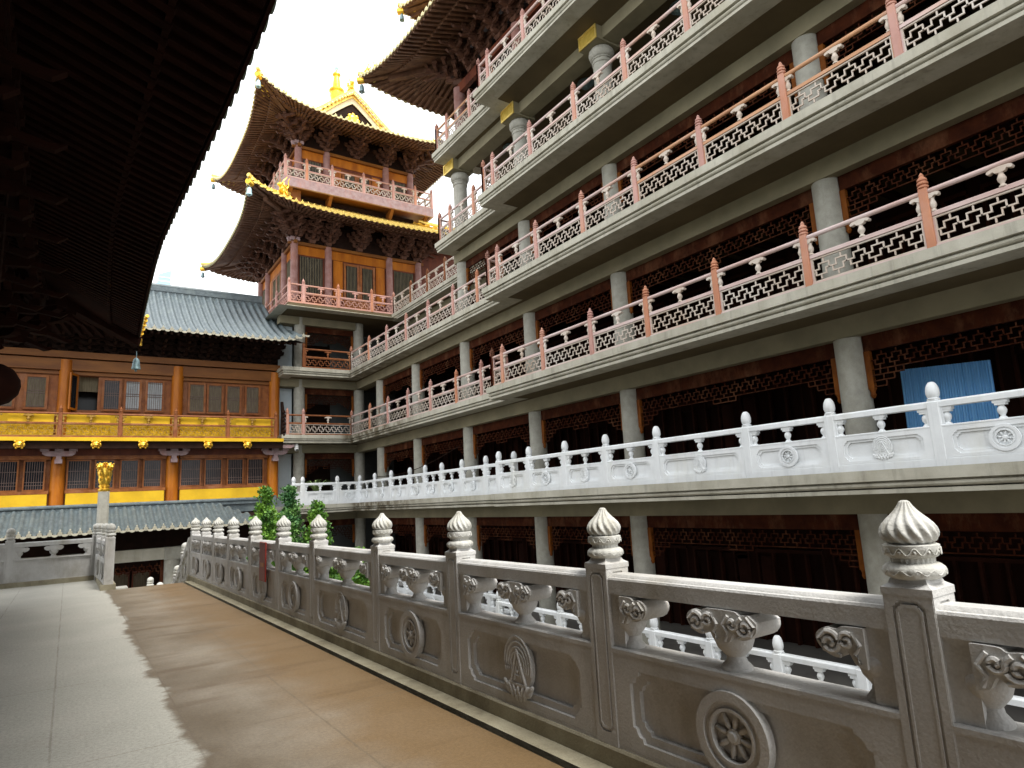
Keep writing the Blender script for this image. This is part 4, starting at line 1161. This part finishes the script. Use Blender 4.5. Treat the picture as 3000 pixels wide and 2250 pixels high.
# top: gabled ridge along y
RX=lambda t:t
m=MB()
prof=[(0,28.0),(.35,27.75),(1.0,27.2),(1.95,26.3),(3.0,25.45),(4.0,24.9)]
for s in (-1,1):
    def P(u,d,s=s):
        t=d/4.0*5; k=min(4,int(t)); f=t-k; a=prof[k];b_=prof[k+1]
        return (TX+s*(a[0]*(1-f)+b_[0]*f),u,a[1]*(1-f)+b_[1]*f)
    tiled_surface(m,P,TY-3.1,TY+3.1,.33,.06,lambda u:4.0,nv=8)
m.build('tiled_roof',M['goldtile'],tw,ang=50)
m=MB(); m.box(TX-.13,TX+.13,TY-2.9,TY+2.9,27.9,28.35); m.cyl((TX,TY-2.9,28.38),(TX,TY+2.9,28.38),.12,None,10); m.build('main_ridge',M['goldtile'],tw,ang=30)
for s in (-1,1):
    yy=TY-2.95
    m=MB()
    pts=[(TX+s*a,b_) for a,b_ in prof[:5]]
    for (d0,d1,y0_,y1_) in ((-.02,.24,yy-.28,yy-.18),):
        rows=[[ (p[0],y0_,p[1]+d1) for p in pts],[ (p[0],y0_,p[1]+d0) for p in pts],[(p[0],y1_,p[1]+d0) for p in pts],[(p[0],y1_,p[1]+d1) for p in pts],[ (p[0],y0_,p[1]+d1) for p in pts]]
        m.strip(rows)
    m.build('verge_tiles',M['goldtile'],tw,ang=30)
    m=MB(); 
    for k in range(16):
        t=k/15*3.99; q=int(t);f=t-q; a=prof[q];b_=prof[q+1]; m.ball((TX+s*(a[0]*(1-f)+b_[0]*f),yy-.30,a[1]*(1-f)+b_[1]*f-.05),(.09,.05,.09),8,5)
    m.build('verge_tile_ends',M['goldtile'],tw)
    m=MB(); rows=[[(p[0]-s*.0,y_,p[1]-dz) for p in pts] for (y_,dz) in ((yy-.16,.06),(yy-.16,.30),(yy-.10,.30),(yy-.10,.06),(yy-.16,.06))]; m.strip(rows); m.build('bargeboard',M['goldtile'],tw,ang=0)
    m=MB(); rows=[[(p[0]-s*.0,y_,p[1]-dz) for p in pts] for (y_,dz) in ((yy-.08,.30),(yy-.08,.70),(yy-.04,.70),(yy-.04,.30),(yy-.08,.30))]; m.strip(rows); m.build('inner_board',M['gable'],tw,ang=0)
m=MB(); m.prism([(TX,27.3),(TX+2.6,25.4),(TX-2.6,25.4)],1,TY-2.95,TY-2.9); m.build('gable_wall',M['dark'],tw,ang=0)
m=MB(); m.ball((TX,TY-3.12,26.15),(.28,.08,.30),14,8); 
for k in range(8): m.ball((TX+.32*math.cos(k*PI/4),TY-3.12,26.1+.34*math.sin(k*PI/4)),(.14,.06,.14),8,5)
m.build('gable_ornament',M['gold'],tw)
# spire
m=MB(); sp0=(TX,TY,0)
m.lathe([(.62,27.9),(.66,28.3),(.50,28.45),(.48,28.6),(.60,28.7),(.62,28.85),(.42,29.0),(.40,29.3),(.46,29.6),(.42,29.85),(.52,29.95),(.52,30.05),(.30,30.15),(.26,30.5),(.22,30.9),(.18,31.15),(.28,31.22),(.26,31.32),(.12,31.4),(.07,31.6)],24,sp0)
m.box(TX-.62,TX+.62,TY-.62,TY+.62,29.02,29.12) if False else None
m.build('spire',M['gold'],tw)
m=MB(); m.lathe([(.02,31.55),(.12,31.68),(.14,31.78),(.08,31.9),(.01,32.05)],12,sp0); m.build('spire_jewel',M['bellpale'],tw)
newo=set(bpy.data.objects)-before
for o in newo:
    if o.parent==tw: o.location=(-tw0[0],-tw0[1],-tw0[2])
beast(tw,(0,-2.75,16.15),-PI/2,1.1)
beast(tw,(-4.9,-4.9,12.65),PI*1.25,.85); beast(tw,(5.0,-5.0,12.65),-PI/4,.75)
beast(tw,(-4.95,-5.35,6.65),PI*1.2,1.05)
# tower railings
b=thing('balcony_railing','pink lattice railing round the lower balcony of the pagoda tower','railing',group='lattice railings of the gallery balconies')
z=12.66
gallery_rail(b,[(9.28,43.9,z),(9.28,41.7,z),(9.28,39.4,z),(9.28,37.05,z),(9.28,34.5,z),(10.06,34.5,z),(12.03,34.5,z),(14.03,34.5,z),(15.42,34.5,z)],'pink','pink','pink')
b=thing('balcony_railing','pale pink lattice railing round the upper balcony of the pagoda tower','railing',group='lattice railings of the gallery balconies')
z=20.30
gallery_rail(b,[(9.2,44.4,z),(9.2,42.0,z),(9.2,39.8,z),(9.2,37.6,z),(9.2,36.2,z),(9.2,35.15,z),(10.42,35.15,z),(11.93,35.15,z),(13.89,35.15,z),(15.83,35.15,z),(17.35,35.15,z),(18.52,35.15,z),(18.52,37.0,z),(18.52,39.5,z)],'pink','pink','lattice')
bell((6.78,32.75,18.22),'pale verdigris wind bell at the near corner of the pagoda tower\'s lower roof','bellpale',1.15)
bell((7.22,33.17,24.72),'pale wind bell at the near corner of the pagoda\'s top roof','bellpale',1.1)
bell((7.22,46.45,24.72),'small wind bell at the far left corner of the pagoda\'s top roof','bell',1.0)
bell((6.78,46.85,18.22),'small wind bell at the far left corner of the pagoda\'s lower roof','bell',1.0)

# ------------------------------------------------------------------ second pagoda roof above the gallery
t2=thing('roof_pavilion','dark timber pavilion with wide curved eaves standing on the top balcony of the gallery','pavilion',(0,0,0))
c2x,c2y=19.0,18.3
HX,HY=8.5,8.75
pagoda_roof(t2,c2x,c2y,HX,HY,21.2,.85,2.6,1.5,5.15,5.1,22.0,sides=(1,2),dip=.42,rafter_p=.30,rimmat='rimpale')
pagoda_roof(t2,c2x,c2y,6.5,8.35,25.6,.8,2.6,1.5,3.6,4.4,26.4,sides=(1,2),dip=.40,rafter_p=.30,rimmat='rimpale')
for y in (23.33,18.57,13.83):
    m=MB(); m.lathe([(.26,16.88),(.25,20.3)],20,(13.9,y,0)); m.build('column',M['towercol'],t2)
for x in (18.6,): 
    m=MB(); m.lathe([(.26,16.88),(.25,20.3)],20,(x,23.33,0)); m.build('column',M['towercol'],t2)
m=MB(); m.box(13.8,14.0,8,23.4,20.0,20.45); m.box(14.0,24,23.23,23.43,20.0,20.45); m.build('lintel',M['redwood'],t2,ang=0)
m=MB(); m.box(15.3,15.5,8,22.9,16.88,20.5); m.box(15.5,24,22.7,22.9,16.88,20.5); m.build('wall',M['dark'],t2,ang=0)
m=MB(); m.box(13.85,15.2,8,23.4,20.46,22.2) if False else m.box(14.2,24,8,23.2,20.46,25.6); m.build('upper_wall',M['dark'],t2,ang=0)
for y in (22.1,20.95,19.75,18.57,17.4,16.2,15.0,13.83): inst('bracket_set',bracket_mesh(h=1.45),t2,(13.9,y,20.45),-PI/2)
inst('bracket_set',bracket_mesh(h=1.45),t2,(13.9,23.33,20.45),-PI*.75).scale=(1.2,1.3,1)
for x in (15.1,16.3,17.5,18.7,19.9): inst('bracket_set',bracket_mesh(h=1.45),t2,(x,23.33,20.45),PI)
beast(t2,(10.95,26.6,21.98),PI*.75,.8)
bell((10.62,26.95,21.85),'dark wind bell at the corner of the pavilion eaves above the gallery','bell',1.1)
bell((12.62,26.5,26.2),'wind bell at the corner of the highest pavilion roof above the gallery','bell',1.0)

# ------------------------------------------------------------------ yellow hall (left, facing the camera)
yh=thing('yellow_hall','two-storey temple hall with yellow walls, orange pillars and grey tiled roofs','building',(0,0,0))
def yp(m,name,matn,ang=0,parent=None): return m.build(name,M[matn],parent or yh,ang=ang)
PX=[-9.3,-5.0,-.5,4.03,8.72]
def ypil(x,y,z0,z1,r): 
    m=MB(); m.lathe([(r,z0),(r*.97,z1)],24,(x,y,0)); yp(m,'pillar','orange',40)
for x in PX: ypil(x,35.25,2.2,4.5,.28); ypil(x+(.13 if x>3 else .05),35.6,5.2,8.9,.27)
# lower floor
m=MB(); m.box(-10,9.0,35.30,35.45,2.25,5.1); yp(m,'wall','winframe')
for i in range(4):
    m=MB(); m.cbox(PX[i]+.33,PX[i+1]-.33,34.98,35.25,2.24,2.78,.02); yp(m,'yellow_plinth','yellow')
    m=MB(); m.box(PX[i]+.29,PX[i+1]-.29,34.98,35.29,2.781,2.92); m.box(PX[i]+.29,PX[i+1]-.29,35.05,35.29,4.28,4.45); yp(m,'sill','winframe')
    L=PX[i+1]-PX[i]
    for (a,b_) in ((.07,.27),(.30,.475),(.52,.69),(.725,.90)):
        bar_window(yh,PX[i]+L*a,PX[i]+L*b_,2.93,4.27,35.17,p=.085,cross=(.18,.28,.62),pane='pane')
m=MB(); m.box(-10,9.0,35.1,35.5,4.451,4.98); yp(m,'upper_beam','redwood')
# balcony
m=MB(); m.box(-10,8.98,34.13,34.28,5.03,5.19); yp(m,'gold_fascia','yellow')
m=MB(); m.box(-10,8.98,34.28,35.6,5.0,5.17); yp(m,'balcony_floor','redwood')
m=MB(); m.box(-10,8.98,34.25,34.35,4.70,5.03); m.box(-10,8.98,34.6,34.75,4.72,5.0); yp(m,'balcony_beam','dark')
for k,x in enumerate((-1.88,.84,2.66,5.4,7.2,-4.4)):
    m=MB(); m.ball((0,-.12,0),(.17,.16,.15),14,9); m.ball((0,-.26,-.05),(.10,.08,.06),10,6); m.ball((0,-.24,-.13),(.09,.06,.035),8,5)
    for s in (-1,1):
        m.ball((s*.08,-.24,.05),.035,8,5); m.ball((s*.15,-.05,.13),(.05,.03,.06),8,5); m.ball((s*.15,-.14,-.04),(.06,.05,.09),8,5); m.tube([(s*.06,-.2,.10),(s*.14,-.22,.17),(s*.2,-.18,.14)],.022,6,.3); m.ball((s*.10,-.12,-.16),(.05,.05,.05),8,5)
    m.cyl((0,.2,0),(0,-.05,0),.10,.12,12)
    m.v=[(p[0]+x,p[1]+34.15,p[2]+4.87) for p in m.v]; yp(m,'lion_head','gold',50)
for x in PX[2:]+[PX[1]]:
    m=MB()
    m.box(x-.14,x+.14,34.62,34.92,4.08,4.25); m.box(x-.10,x+.10,34.62,34.9,4.251,4.40)
    P=[(x-.62,4.62),(x-.60,4.50),(x-.48,4.42),(x-.30,4.40),(x+.30,4.40),(x+.48,4.42),(x+.60,4.50),(x+.62,4.62)]
    m.prism(P,1,34.70,34.84)
    for q in (-.52,0,.52): m.box(x+q-.16,x+q+.16,34.66,34.90,4.621,4.72)
    P=[(x-.90,4.90),(x-.88,4.80),(x-.70,4.721),(x+.70,4.721),(x+.88,4.80),(x+.90,4.90)]
    m.prism(P,1,34.46,34.58)
    m.box(x-.09,x+.09,34.3,34.95,4.721,4.83)
    o=yp(m,'bracket_set','mauve')
# upper storey
m=MB(); m.box(-10,-5.05,35.75,35.9,5.2,9.0); m.box(-5.05,-.1,35.75,35.9,5.2,9.0); m.box(-.1,.07,35.75,35.9,5.2,9.0); m.box(.07,.83,35.75,35.9,5.2,6.62); m.box(.07,.83,35.75,35.9,8.22,9.0); m.box(.83,9.1,35.75,35.9,5.2,9.0); yp(m,'wall','winframe')
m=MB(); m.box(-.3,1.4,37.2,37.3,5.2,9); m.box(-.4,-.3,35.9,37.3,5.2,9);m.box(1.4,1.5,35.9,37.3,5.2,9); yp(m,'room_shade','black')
m=MB(); m.box(.05,.85,36.1,36.14,7.55,8.3); yp(m,'blind','curtaindim')
def upper_bay(x0,wins,panes):
    for (a,b_),pn in zip(wins,panes):
        bar_window(yh,a-.10,b_+.10,6.58,8.16,35.68,p=.085,pane=pn,cross=(.10,.48,.55,.90),fw_=.10)
upper_bay(0,[(1.08,1.68),(1.97,2.52),(2.88,3.5)],['pane','curtain','curtain'])
upper_bay(0,[(4.75,5.38),(5.62,6.22),(6.5,7.1),(7.45,8.05)],['curtaindim']*4)
upper_bay(0,[(-3.9,-3.3),(-2.95,-2.35),(-1.86,-1.18),(-4.7,-4.2)],['curtaindim','curtaindim','curtaindim','pane'])
# open casement
m=MB(); m.ringplate([(-.62,6.55),(.0,6.55),(.0,8.25),(-.62,8.25)],[(-.54,6.65),(-.08,6.65),(-.08,8.15),(-.54,8.15)],-.03,.03)
o=m.build('open_casement',M['orange'],yh,(.02,35.6,0),math.radians(62),ang=0)
m=MB(); m.box(-.54,-.08,-.01,.01,6.65,8.15); m.build('pane',M['pane'],o,ang=0)
m=MB(); m.box(-10,9.1,35.45,35.75,8.42,8.93); yp(m,'head_beam','orangebeam')
m=MB(); m.box(-10,9.1,35.40,35.75,9.0,9.30); m.box(-10,9.1,35.62,35.75,8.24,8.40); yp(m,'upper_beam','orangebeam')
m=MB(); m.box(-10,9.1,35.9,36.0,9.3,11.5); m.box(8.95,9.1,36,44,2,11.5); yp(m,'upper_wall','dark')
for i in range(4):
    m=MB(); m.box(PX[i]+.5,PX[i+1]-.42,35.55,35.70,5.2,6.45); yp(m,'yellow_dado','yellow')
# yellow boards behind the railing
RXs=[-7.4,-5.0,-2.78,-.53,1.74,3.99,6.32,8.63]
for i in range(len(RXs)-1):
    a,b_=RXs[i],RXs[i+1]
    L_=.40 if i%2==0 else .22; R_=.22 if i%2==0 else .40
    m=MB(); m.cbox(a+L_,b_-R_,34.46,34.50,5.22,6.22,.01); yp(m,'yellow_board','yellow')
for q in range(0,18):
    x=-8.8+q*1.02; inst('bracket_set',bracket_mesh(h=1.0,matn='dark'),yh,(x,35.7,9.28),0)
m=MB(); m.prism([(8.93,5.25),(9.12,5.25),(9.10,6.6),(9.02,7.15),(8.92,7.15),(8.95,6.5)],1,34.42,34.62)
for k in range(7): m.ball((9.04+.03*(k%2),34.38,5.4+.2*k),(.09,.07,.10),8,5)
yp(m,'corner_ornament','dark',40)
# upper roof
eY,rY,eZ,rZ=33.0,39.0,10.13,13.75
def P(u,d):
    t=d/6.0; xx=u
    return (xx,eY+d,eZ+(rZ-eZ)*(t**1.28)+.35*max(0,(u-8.2)/1.6)**2*(1-t)**2)
m=MB(); tiled_surface(m,P,-9.6,9.83,.36,.105,lambda u:6.0 if u<8.85 else max(.1,6.0-(u-8.85)*5.4),nv=14); yp(m,'tiled_roof','tile',50)
m=MB()
for i in range(54):
    u=-9.6+.36*(i+.5)*.9995; c=Vector(P(u,0)); m.cyl(c+Vector((0,.03,.03)),c+Vector((0,-.05,.02)),.085,None,10); m.ball(c+Vector((0,0,.12)),(.022,.022,.06),6,5)
    c2=Vector(P(u+.18,0)); pts=[c2+Vector((.13*math.cos(t),-.05,-.01-.10*math.sin(t))) for t in [PI*k/6 for k in range(7)]]
    m.add(pts+[v+Vector((0,.02,0)) for v in pts],[tuple(range(7)),tuple(range(13,6,-1))]+[(k,(k+1)%7,7+(k+1)%7,7+k) for k in range(7)])
yp(m,'eave_tiles','tilepale',40)
m=MB(); m.box(-9.6,8.9,38.85,39.15,13.6,14.05); m.box(-9.6,8.9,38.80,39.2,13.78,13.86); m.cyl((-9.6,39,14.1),(8.9,39,14.1),.14,None,12); yp(m,'main_ridge','tile',30)
m=MB()
for i in range(70):
    x=-9.5+i*.272; m.bar((x,33.1,9.98),(x,35.9,10.9),.10,.12)
yp(m,'rafters','dark')
m=MB(); m.add([(-9.6,33.05,10.04),(9.8,33.05,10.04),(9.1,36.0,11.15),(-9.6,36.0,11.15)],[(0,1,2,3)]); m.add([(-9.6,33.05,10.06),(9.8,33.05,10.06),(9.1,36.0,11.17),(-9.6,36.0,11.17)],[(3,2,1,0)]); yp(m,'soffit','dark')
# lower skirt roof
def P2(u,d):
    t=d/2.65; return (u,32.0+d,1.08+.95*t**1.15)
m=MB(); tiled_surface(m,P2,-6.4,7.9,.333,.10,lambda u:2.6 if u<5.6+.4 else max(.12,2.6-(u-6.0)*1.30),nv=8); yp(m,'skirt_roof','tile',50)
m=MB()
for i in range(43):
    u=-6.4+.3326*(i+.5); c=Vector(P2(u,0)); m.cyl(c+Vector((0,.03,.02)),c+Vector((0,-.05,.01)),.085,None,12); m.ball(c+Vector((0,.02,.13)),(.03,.03,.055),6,5)
for i in range(43):
    u=-6.4+.3326*(i+1); c2=Vector(P2(u,0)); pts=[c2+Vector((.13*math.cos(t),-.05,-.01-.10*math.sin(t))) for t in [PI*k/6 for k in range(7)]]
    m.add(pts+[v+Vector((0,.02,0)) for v in pts],[tuple(range(7)),tuple(range(13,6,-1))]+[(k,(k+1)%7,7+(k+1)%7,7+k) for k in range(7)])
yp(m,'eave_tiles','tilepale',40)
m=MB(); m.box(-10,8.7,34.62,35.0,1.98,2.08); m.box(-10,8.7,34.66,35.0,2.08,2.15); m.box(-10,8.7,34.58,35.0,2.15,2.21); m.cyl((-10,34.75,2.20),(8.7,34.75,2.20),.08,None,10); m.box(-10,8.7,34.7,35.0,1.6,1.98); yp(m,'skirt_ridge','tile',30)
m=MB(); m.tube([(8.7,34.6,2.25),(8.35,33.6,1.65),(8.05,32.7,1.3),(7.95,32.1,1.22)],.10,8); yp(m,'hip_ridge','tile')
m=MB(); m.box(-10,8.0,32.15,35.0,.88,.95) if False else m.add([(-6.4,32.05,1.0),(7.8,32.05,1.0),(8.2,35,1.6),(-6.4,35,1.6)],[(0,1,2,3)])
m.box(-10,8.6,34.9,35.1,-.1,1.7); yp(m,'skirt_soffit','dark')
m=MB(); m.box(-8,5.2,33.4,33.9,-.32,.19); yp(m,'stone_beam','slab')
for x in (-3.9,.2,3.98):
    m=MB(); m.lathe([(.33,-3.4),(.33,-.33)],24,(x,33.65,0)); m.box(x-.34,x+.34,33.3,34.0,-.34,.20); yp(m,'ground_column','column',40)
m=MB(); m.box(-8,8.6,36.0,36.2,-3.4,1.0); yp(m,'ground_wall','dark')
for a in (.9,1.75,2.6,-2.6,-1.7,-.8):
    bar_window(yh,a,a+.75,-3.2,-.9,35.9,p=.09,cross=(.3,.6),pane='curtaindim',frame='redwood')
m=MB(); m2=MB(); fret(m2,3.0,-.95,-.45,.3,.02,.03); m2.v=[(p[0]+2.1,p[1]+33.65,p[2]) for p in m2.v]; m2.box(3.52,3.64,33.6,33.7,-3.4,-.33); yp(m2,'frieze','friezewood')
b=thing('balcony_railing','worn red timber railing with yellow boards behind it, on the yellow hall\'s balcony','railing')
gallery_rail(b,[(x,34.35,5.2) for x in RXs],'railwood','railwood','ochrelattice')

# distant tower block
g=thing('skyscraper','pale blue glass high-rise far away behind the tiled roof','skyscraper',(19.5,205,-3))
m=MB(); m.prism([(-2.4,0),(1.4,0),(1.4,74.5),(-1.7,73.0),(-2.4,68)],1,-3,6); m.build('tower',M['glasscool'],g,ang=0)
m=MB()
for k in range(36): m.box(-2.3,1.45,-3.08,-3.0,30+k*1.2,30.35+k*1.2)
m.box(-2.45,-2.2,-3.1,-3,0,68); m.box(1.25,1.5,-3.1,-3,0,74.6); m.build('floor_bands',M['facade'],g,ang=0)

# ------------------------------------------------------------------ dark hall whose eaves overhang the walkway
dh=thing('temple_hall','dark timber hall whose deep tiled eaves overhang the walkway','building',(0,0,0))
EV=[(-9,1.24,6.0),(5.19,1.24,6.0),(6.0,1.228,6.0),(6.78,1.205,6.0),(8.47,1.127,6.0),(10.0,1.075,6.07),(11.6,1.044,6.15),(13.0,1.07,6.2),(14.4,1.116,6.25),(17.0,1.21,6.33),(19.8,1.33,6.42)]
def ev(y):
    for i in range(len(EV)-1):
        a,b_=EV[i],EV[i+1]
        if y<=b_[0] or i==len(EV)-2:
            t=(y-a[0])/(b_[0]-a[0]); return a[1]+(b_[1]-a[1])*t,a[2]+(b_[2]-a[2])*t
def hp(m,name,matn,ang=0): return m.build(name,M[matn],dh,ang=ang)
m=MB(); m2=MB(); y=-8.9; per=.27
while y<19.7:
    X,Z=ev(y)
    m.cyl((X-.25,y,Z+.20),(X+.03,y,Z+.08),.075,None,10)
    pts=[Vector((X+.03,y+per/2+.115*math.cos(t),Z+.04-.085*math.sin(t))) for t in [PI*k/6 for k in range(7)]]
    m2.add(pts+[v-Vector((.02,0,0)) for v in pts],[tuple(range(7)),tuple(range(13,6,-1))]+[(k,(k+1)%7,7+(k+1)%7,7+k) for k in range(7)])
    y+=per
hp(m,'eave_tile_ends','tilemoss',40); hp(m2,'drip_tiles','tilemoss',30)
ys=[-9+.6*k for k in range(49)]
m=MB()
m.strip([[ (ev(y)[0]-d,y,ev(y)[1]+h) for y in ys] for d,h in ((0,.03),(.75,.42),(2.0,1.1),(3.6,2.2),(6,4.2))]); hp(m,'tiled_roof','tilemoss',0)
m=MB()
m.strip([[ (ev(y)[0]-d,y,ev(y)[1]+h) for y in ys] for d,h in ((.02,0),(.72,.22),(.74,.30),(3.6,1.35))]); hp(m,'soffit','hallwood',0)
m=MB(); y=-8.9
while y<19.2:
    X,Z=ev(y)
    f=max(0,(y-16.2)/3.6)
    m.bar((X-.06,y,Z-.04),(X-.74,y-f*.5,Z+.20),.09,.10)
    m.bar((X-.66,y-f*.4,Z+.13),(X-3.3,y-f*2.2,Z+1.18),.11,.12)
    y+=.235
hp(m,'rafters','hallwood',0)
for nm,dx,dz,w_,h_ in (('eave_board',.71,.165,.06,.12),('edge_board',.01,0,.04,.10),('purlin',2.0,.35,.2,.22)):
    m=MB()
    for k in range(len(ys)-1):
        a,b_=ys[k],ys[k+1]; (xa,za),(xb,zb)=ev(a),ev(b_)
        m.bar((xa-dx,a,za+dz),(xb-dx,b_,zb+dz),w_,h_)
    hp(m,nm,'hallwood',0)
# north side of the eaves
m=MB(); m.strip([[(1.33-.3*i,19.8-d,6.42+h) for i in range(30)] for d,h in ((0,-.02),(.8,.25),(3.4,1.3))]); hp(m,'soffit','hallwood',0)
m=MB(); m.strip([[(1.33-.3*i,19.8-d,6.46+h) for i in range(30)] for d,h in ((0,.0),(.8,.4),(4.4,2.8))]); hp(m,'tiled_roof','tilemoss',0)
m=MB()
for i in range(36):
    x=1.2-.235*i; f=max(0,(x+2)/3.3)
    m.bar((x,19.74,6.37),(x-f*.5,19.0,6.58),.09,.10); m.bar((x-f*.4,19.1,6.5),(min(x,-2+.0)if x>-2 else x,16.8,7.4),.11,.12)
    m.cyl((x,19.5,6.56),(x,19.83,6.46),.075,None,8)
hp(m,'rafters','hallwood',0)
m=MB(); m.bar((1.30,19.78,6.28),(-2,16.6,7.2),.2,.26); hp(m,'hip_beam','hallwood')
m=MB(); m.box(-2.3,-2.0,-9,16.7,-.1,8.5); m.box(-14,-2,16.4,16.7,-3,8.5); hp(m,'wall','hallwood')
m=MB(); m.box(-6,-2.3,-9,16.3,8.0,8.2); hp(m,'attic_floor','dark')
for y in (-6,-2.2,1.6,5.4,9.2,13,16.6):
    m=MB(); m.lathe([(.26,0),(.25,5.2)],20,(-1.95,y,0)); hp(m,'column','hallwood',40)
k=0
y=-5.0
while y<16.8:
    o=inst('bracket_set',bracket_mesh(h=1.45,matn='hallwood'),dh,(-1.9,y,4.95),PI/2); y+=1.5
for x in (-3.2,-4.7,-6.2): inst('bracket_set',bracket_mesh(h=1.45,matn='hallwood'),dh,(x,16.7,4.95),PI)
inst('bracket_set',bracket_mesh(h=1.45,matn='hallwood'),dh,(-1.9,16.7,4.95),PI*.75).scale=(1.4,1.5,1)
m=MB()
for k in range(5):
    a=(1.36+.02*k,19.86-.10*k,6.52+.10*k); m.cyl((a[0]-.02,a[1]+.10,a[2]-.05),(a[0]+.03,a[1]-.14,a[2]-.0),.045,.045,10)
m.ball((1.37,19.9,6.36),(.05,.05,.09),8,6)
hp(m,'gilded_corner_tiles','gold',50)
m=MB(); m.box(1.33,1.35,19.6,19.9,6.3,6.9) if False else m.cyl((1.36,19.9,6.22),(1.36,19.9,6.33),.06,.05,10); hp(m,'corner_knob','gold',50)
bell((1.29,19.75,6.02),'dark wind bell under the dark hall corner, in front of the yellow hall','bell',.85)
g=thing('hanging_lantern','large dark round lantern hanging at the left edge, under the dark hall eaves','lantern',(-.88,10,3.28))
m=MB(); m.lathe([(.02,.27),(.12,.26),(.22,.20),(.29,.08),(.30,0),(.28,-.10),(.20,-.20),(.10,-.25),(.02,-.26)],20,caps=False); m.build('body',M['hallwood'],g)
m=MB(); m.cyl((0,0,.25),(0,0,2.9),.012,None,6); m.build('cord',M['dark'],g)

# ------------------------------------------------------------------ trees
def conifer(loc,h,r,label,matn,seed):
    R=random.Random(seed); g=thing('conifer_tree',label,'tree',loc,group='conifers in the court')
    m=MB(); m.tube([(0,0,0),(.03,.02,h*.4),(-.02,0,h*.75),(0,0,h*.97)],.09,8,.15)
    F=MB(); vs=[];fs=[]
    def leafclump(c,rr,n):
        for _ in range(n):
            a=R.random()*2*PI; t=math.acos(2*R.random()-1); q=rr*R.random()**.5
            p=Vector((c[0]+q*math.sin(t)*math.cos(a),c[1]+q*math.sin(t)*math.sin(a),c[2]+q*.8*math.cos(t)))
            d=Vector((R.uniform(-1,1),R.uniform(-1,1),R.uniform(-.1,1.1))).normalized(); s=d.cross(Vector((R.uniform(-1,1),R.uniform(-1,1),R.uniform(-1,1))))
            if s.length<.1: continue
            s.normalize(); L=R.uniform(.07,.15); w=L*.33
            o=len(vs); vs.extend([p-s*w*.4,p+d*L*.5-s*w,p+d*L,p+d*L*.5+s*w]); fs.append((o,o+1,o+2,o+3))
    z=h*.10
    while z<h*.97:
        t=z/h; rad=r*.9*(1-t)**.8*(.85+.3*R.random())+.06
        nb=max(7,int(19*(1-t)+7))
        for k in range(nb):
            a=R.random()*2*PI; L=rad*(.55+.5*R.random()); end=(L*math.cos(a),L*math.sin(a),z+L*.32)
            if L>.35: m.tube([(0,0,z-.05),(end[0]*.5,end[1]*.5,z+L*.08),end],.018,5,.4)
            nn=max(1,int(L/.17))
            for j in range(nn):
                f=.45+.6*(j+.5)/nn; leafclump((end[0]*f+R.uniform(-.07,.07),end[1]*f+R.uniform(-.07,.07),z+L*.32*f+R.uniform(-.05,.08)),.15+.07*R.random(),26)
        z+=h*.032
    leafclump((0,0,h*.97),.10,24)
    F.add(vs,fs); m.build('trunk',M['bark'],g)
    me=bpy.data.meshes.new('foliage'); me.from_pydata([tuple(v) for v in vs],[],fs); me.materials.append(M[matn]); inst('foliage',me,g)
conifer((5.75,24.2,-3.2),5.6,1.15,'bright green conifer in front of the yellow hall, leftmost of the trees','leaf',3)
conifer((6.7,24.6,-3.2),5.65,1.25,'pale bluish-green conifer in the middle, tallest of the trees','leafblue',5)
conifer((7.55,24.0,-3.2),5.0,1.15,'slender bright green conifer on the right of the trees','leaf',8)
conifer((8.1,21.5,-3.2),3.35,1.1,'low green conifer whose top shows just above the grey balustrade rail','leaf',11)

# ------------------------------------------------------------------ court and surroundings
m=MB(); m.box(-60,80,-40,120,-3.6,-3.4); struct(m.build('court_ground',M['ground'],ang=0))
m=MB(); m.box(11.88,17.2,-8,YS,-3.39,-2.87); m.box(12.55,17.2,YS,34,-3.39,-2.87); m.box(9,12.55,33,38,-3.39,-2.87); struct(m.build('lower_terrace',M['ground'],ang=0))

# ------------------------------------------------------------------ daylight: bright overcast sky and a soft veiled sun
w=bpy.data.worlds.new('World'); sc.world=w; w.use_nodes=True; nt=w.node_tree; N=nt.nodes; L=nt.links
bg=N['Background']; sky=N.new('ShaderNodeTexSky'); sky.sky_type='NISHITA'; sky.sun_disc=False
EL,AZ=math.radians(62),math.radians(169)
sky.sun_elevation=EL; sky.sun_rotation=AZ; sky.air_density=1.0; sky.dust_density=4.0; sky.ozone_density=1.0
hs=N.new('ShaderNodeHueSaturation'); hs.inputs['Saturation'].default_value=.12
mx=N.new('ShaderNodeMix'); mx.data_type='RGBA'; mx.inputs['Factor'].default_value=.85
L.new(sky.outputs[0],hs.inputs['Color']); L.new(hs.outputs[0],mx.inputs['A']); mx.inputs['B'].default_value=(9.6,9.8,10.0,1)
L.new(mx.outputs['Result'],bg.inputs['Color']); bg.inputs['Strength'].default_value=.12
sl=bpy.data.lights.new('sun','SUN'); sl.energy=2.2; sl.angle=math.radians(20); sl.color=(1,.96,.9)
so=bpy.data.objects.new('sun',sl); COL.objects.link(so)
# sun_rotation is measured clockwise from +Y
sd=Vector((math.sin(AZ)*math.cos(EL),math.cos(AZ)*math.cos(EL),math.sin(EL)))
so.rotation_euler=sd.to_track_quat('Z','Y').to_euler()
sc.view_settings.view_transform='Standard'; sc.view_settings.look='None'; sc.view_settings.exposure=1.0; sc.view_settings.gamma=1
sc.cycles.max_bounces=6; sc.cycles.diffuse_bounces=4
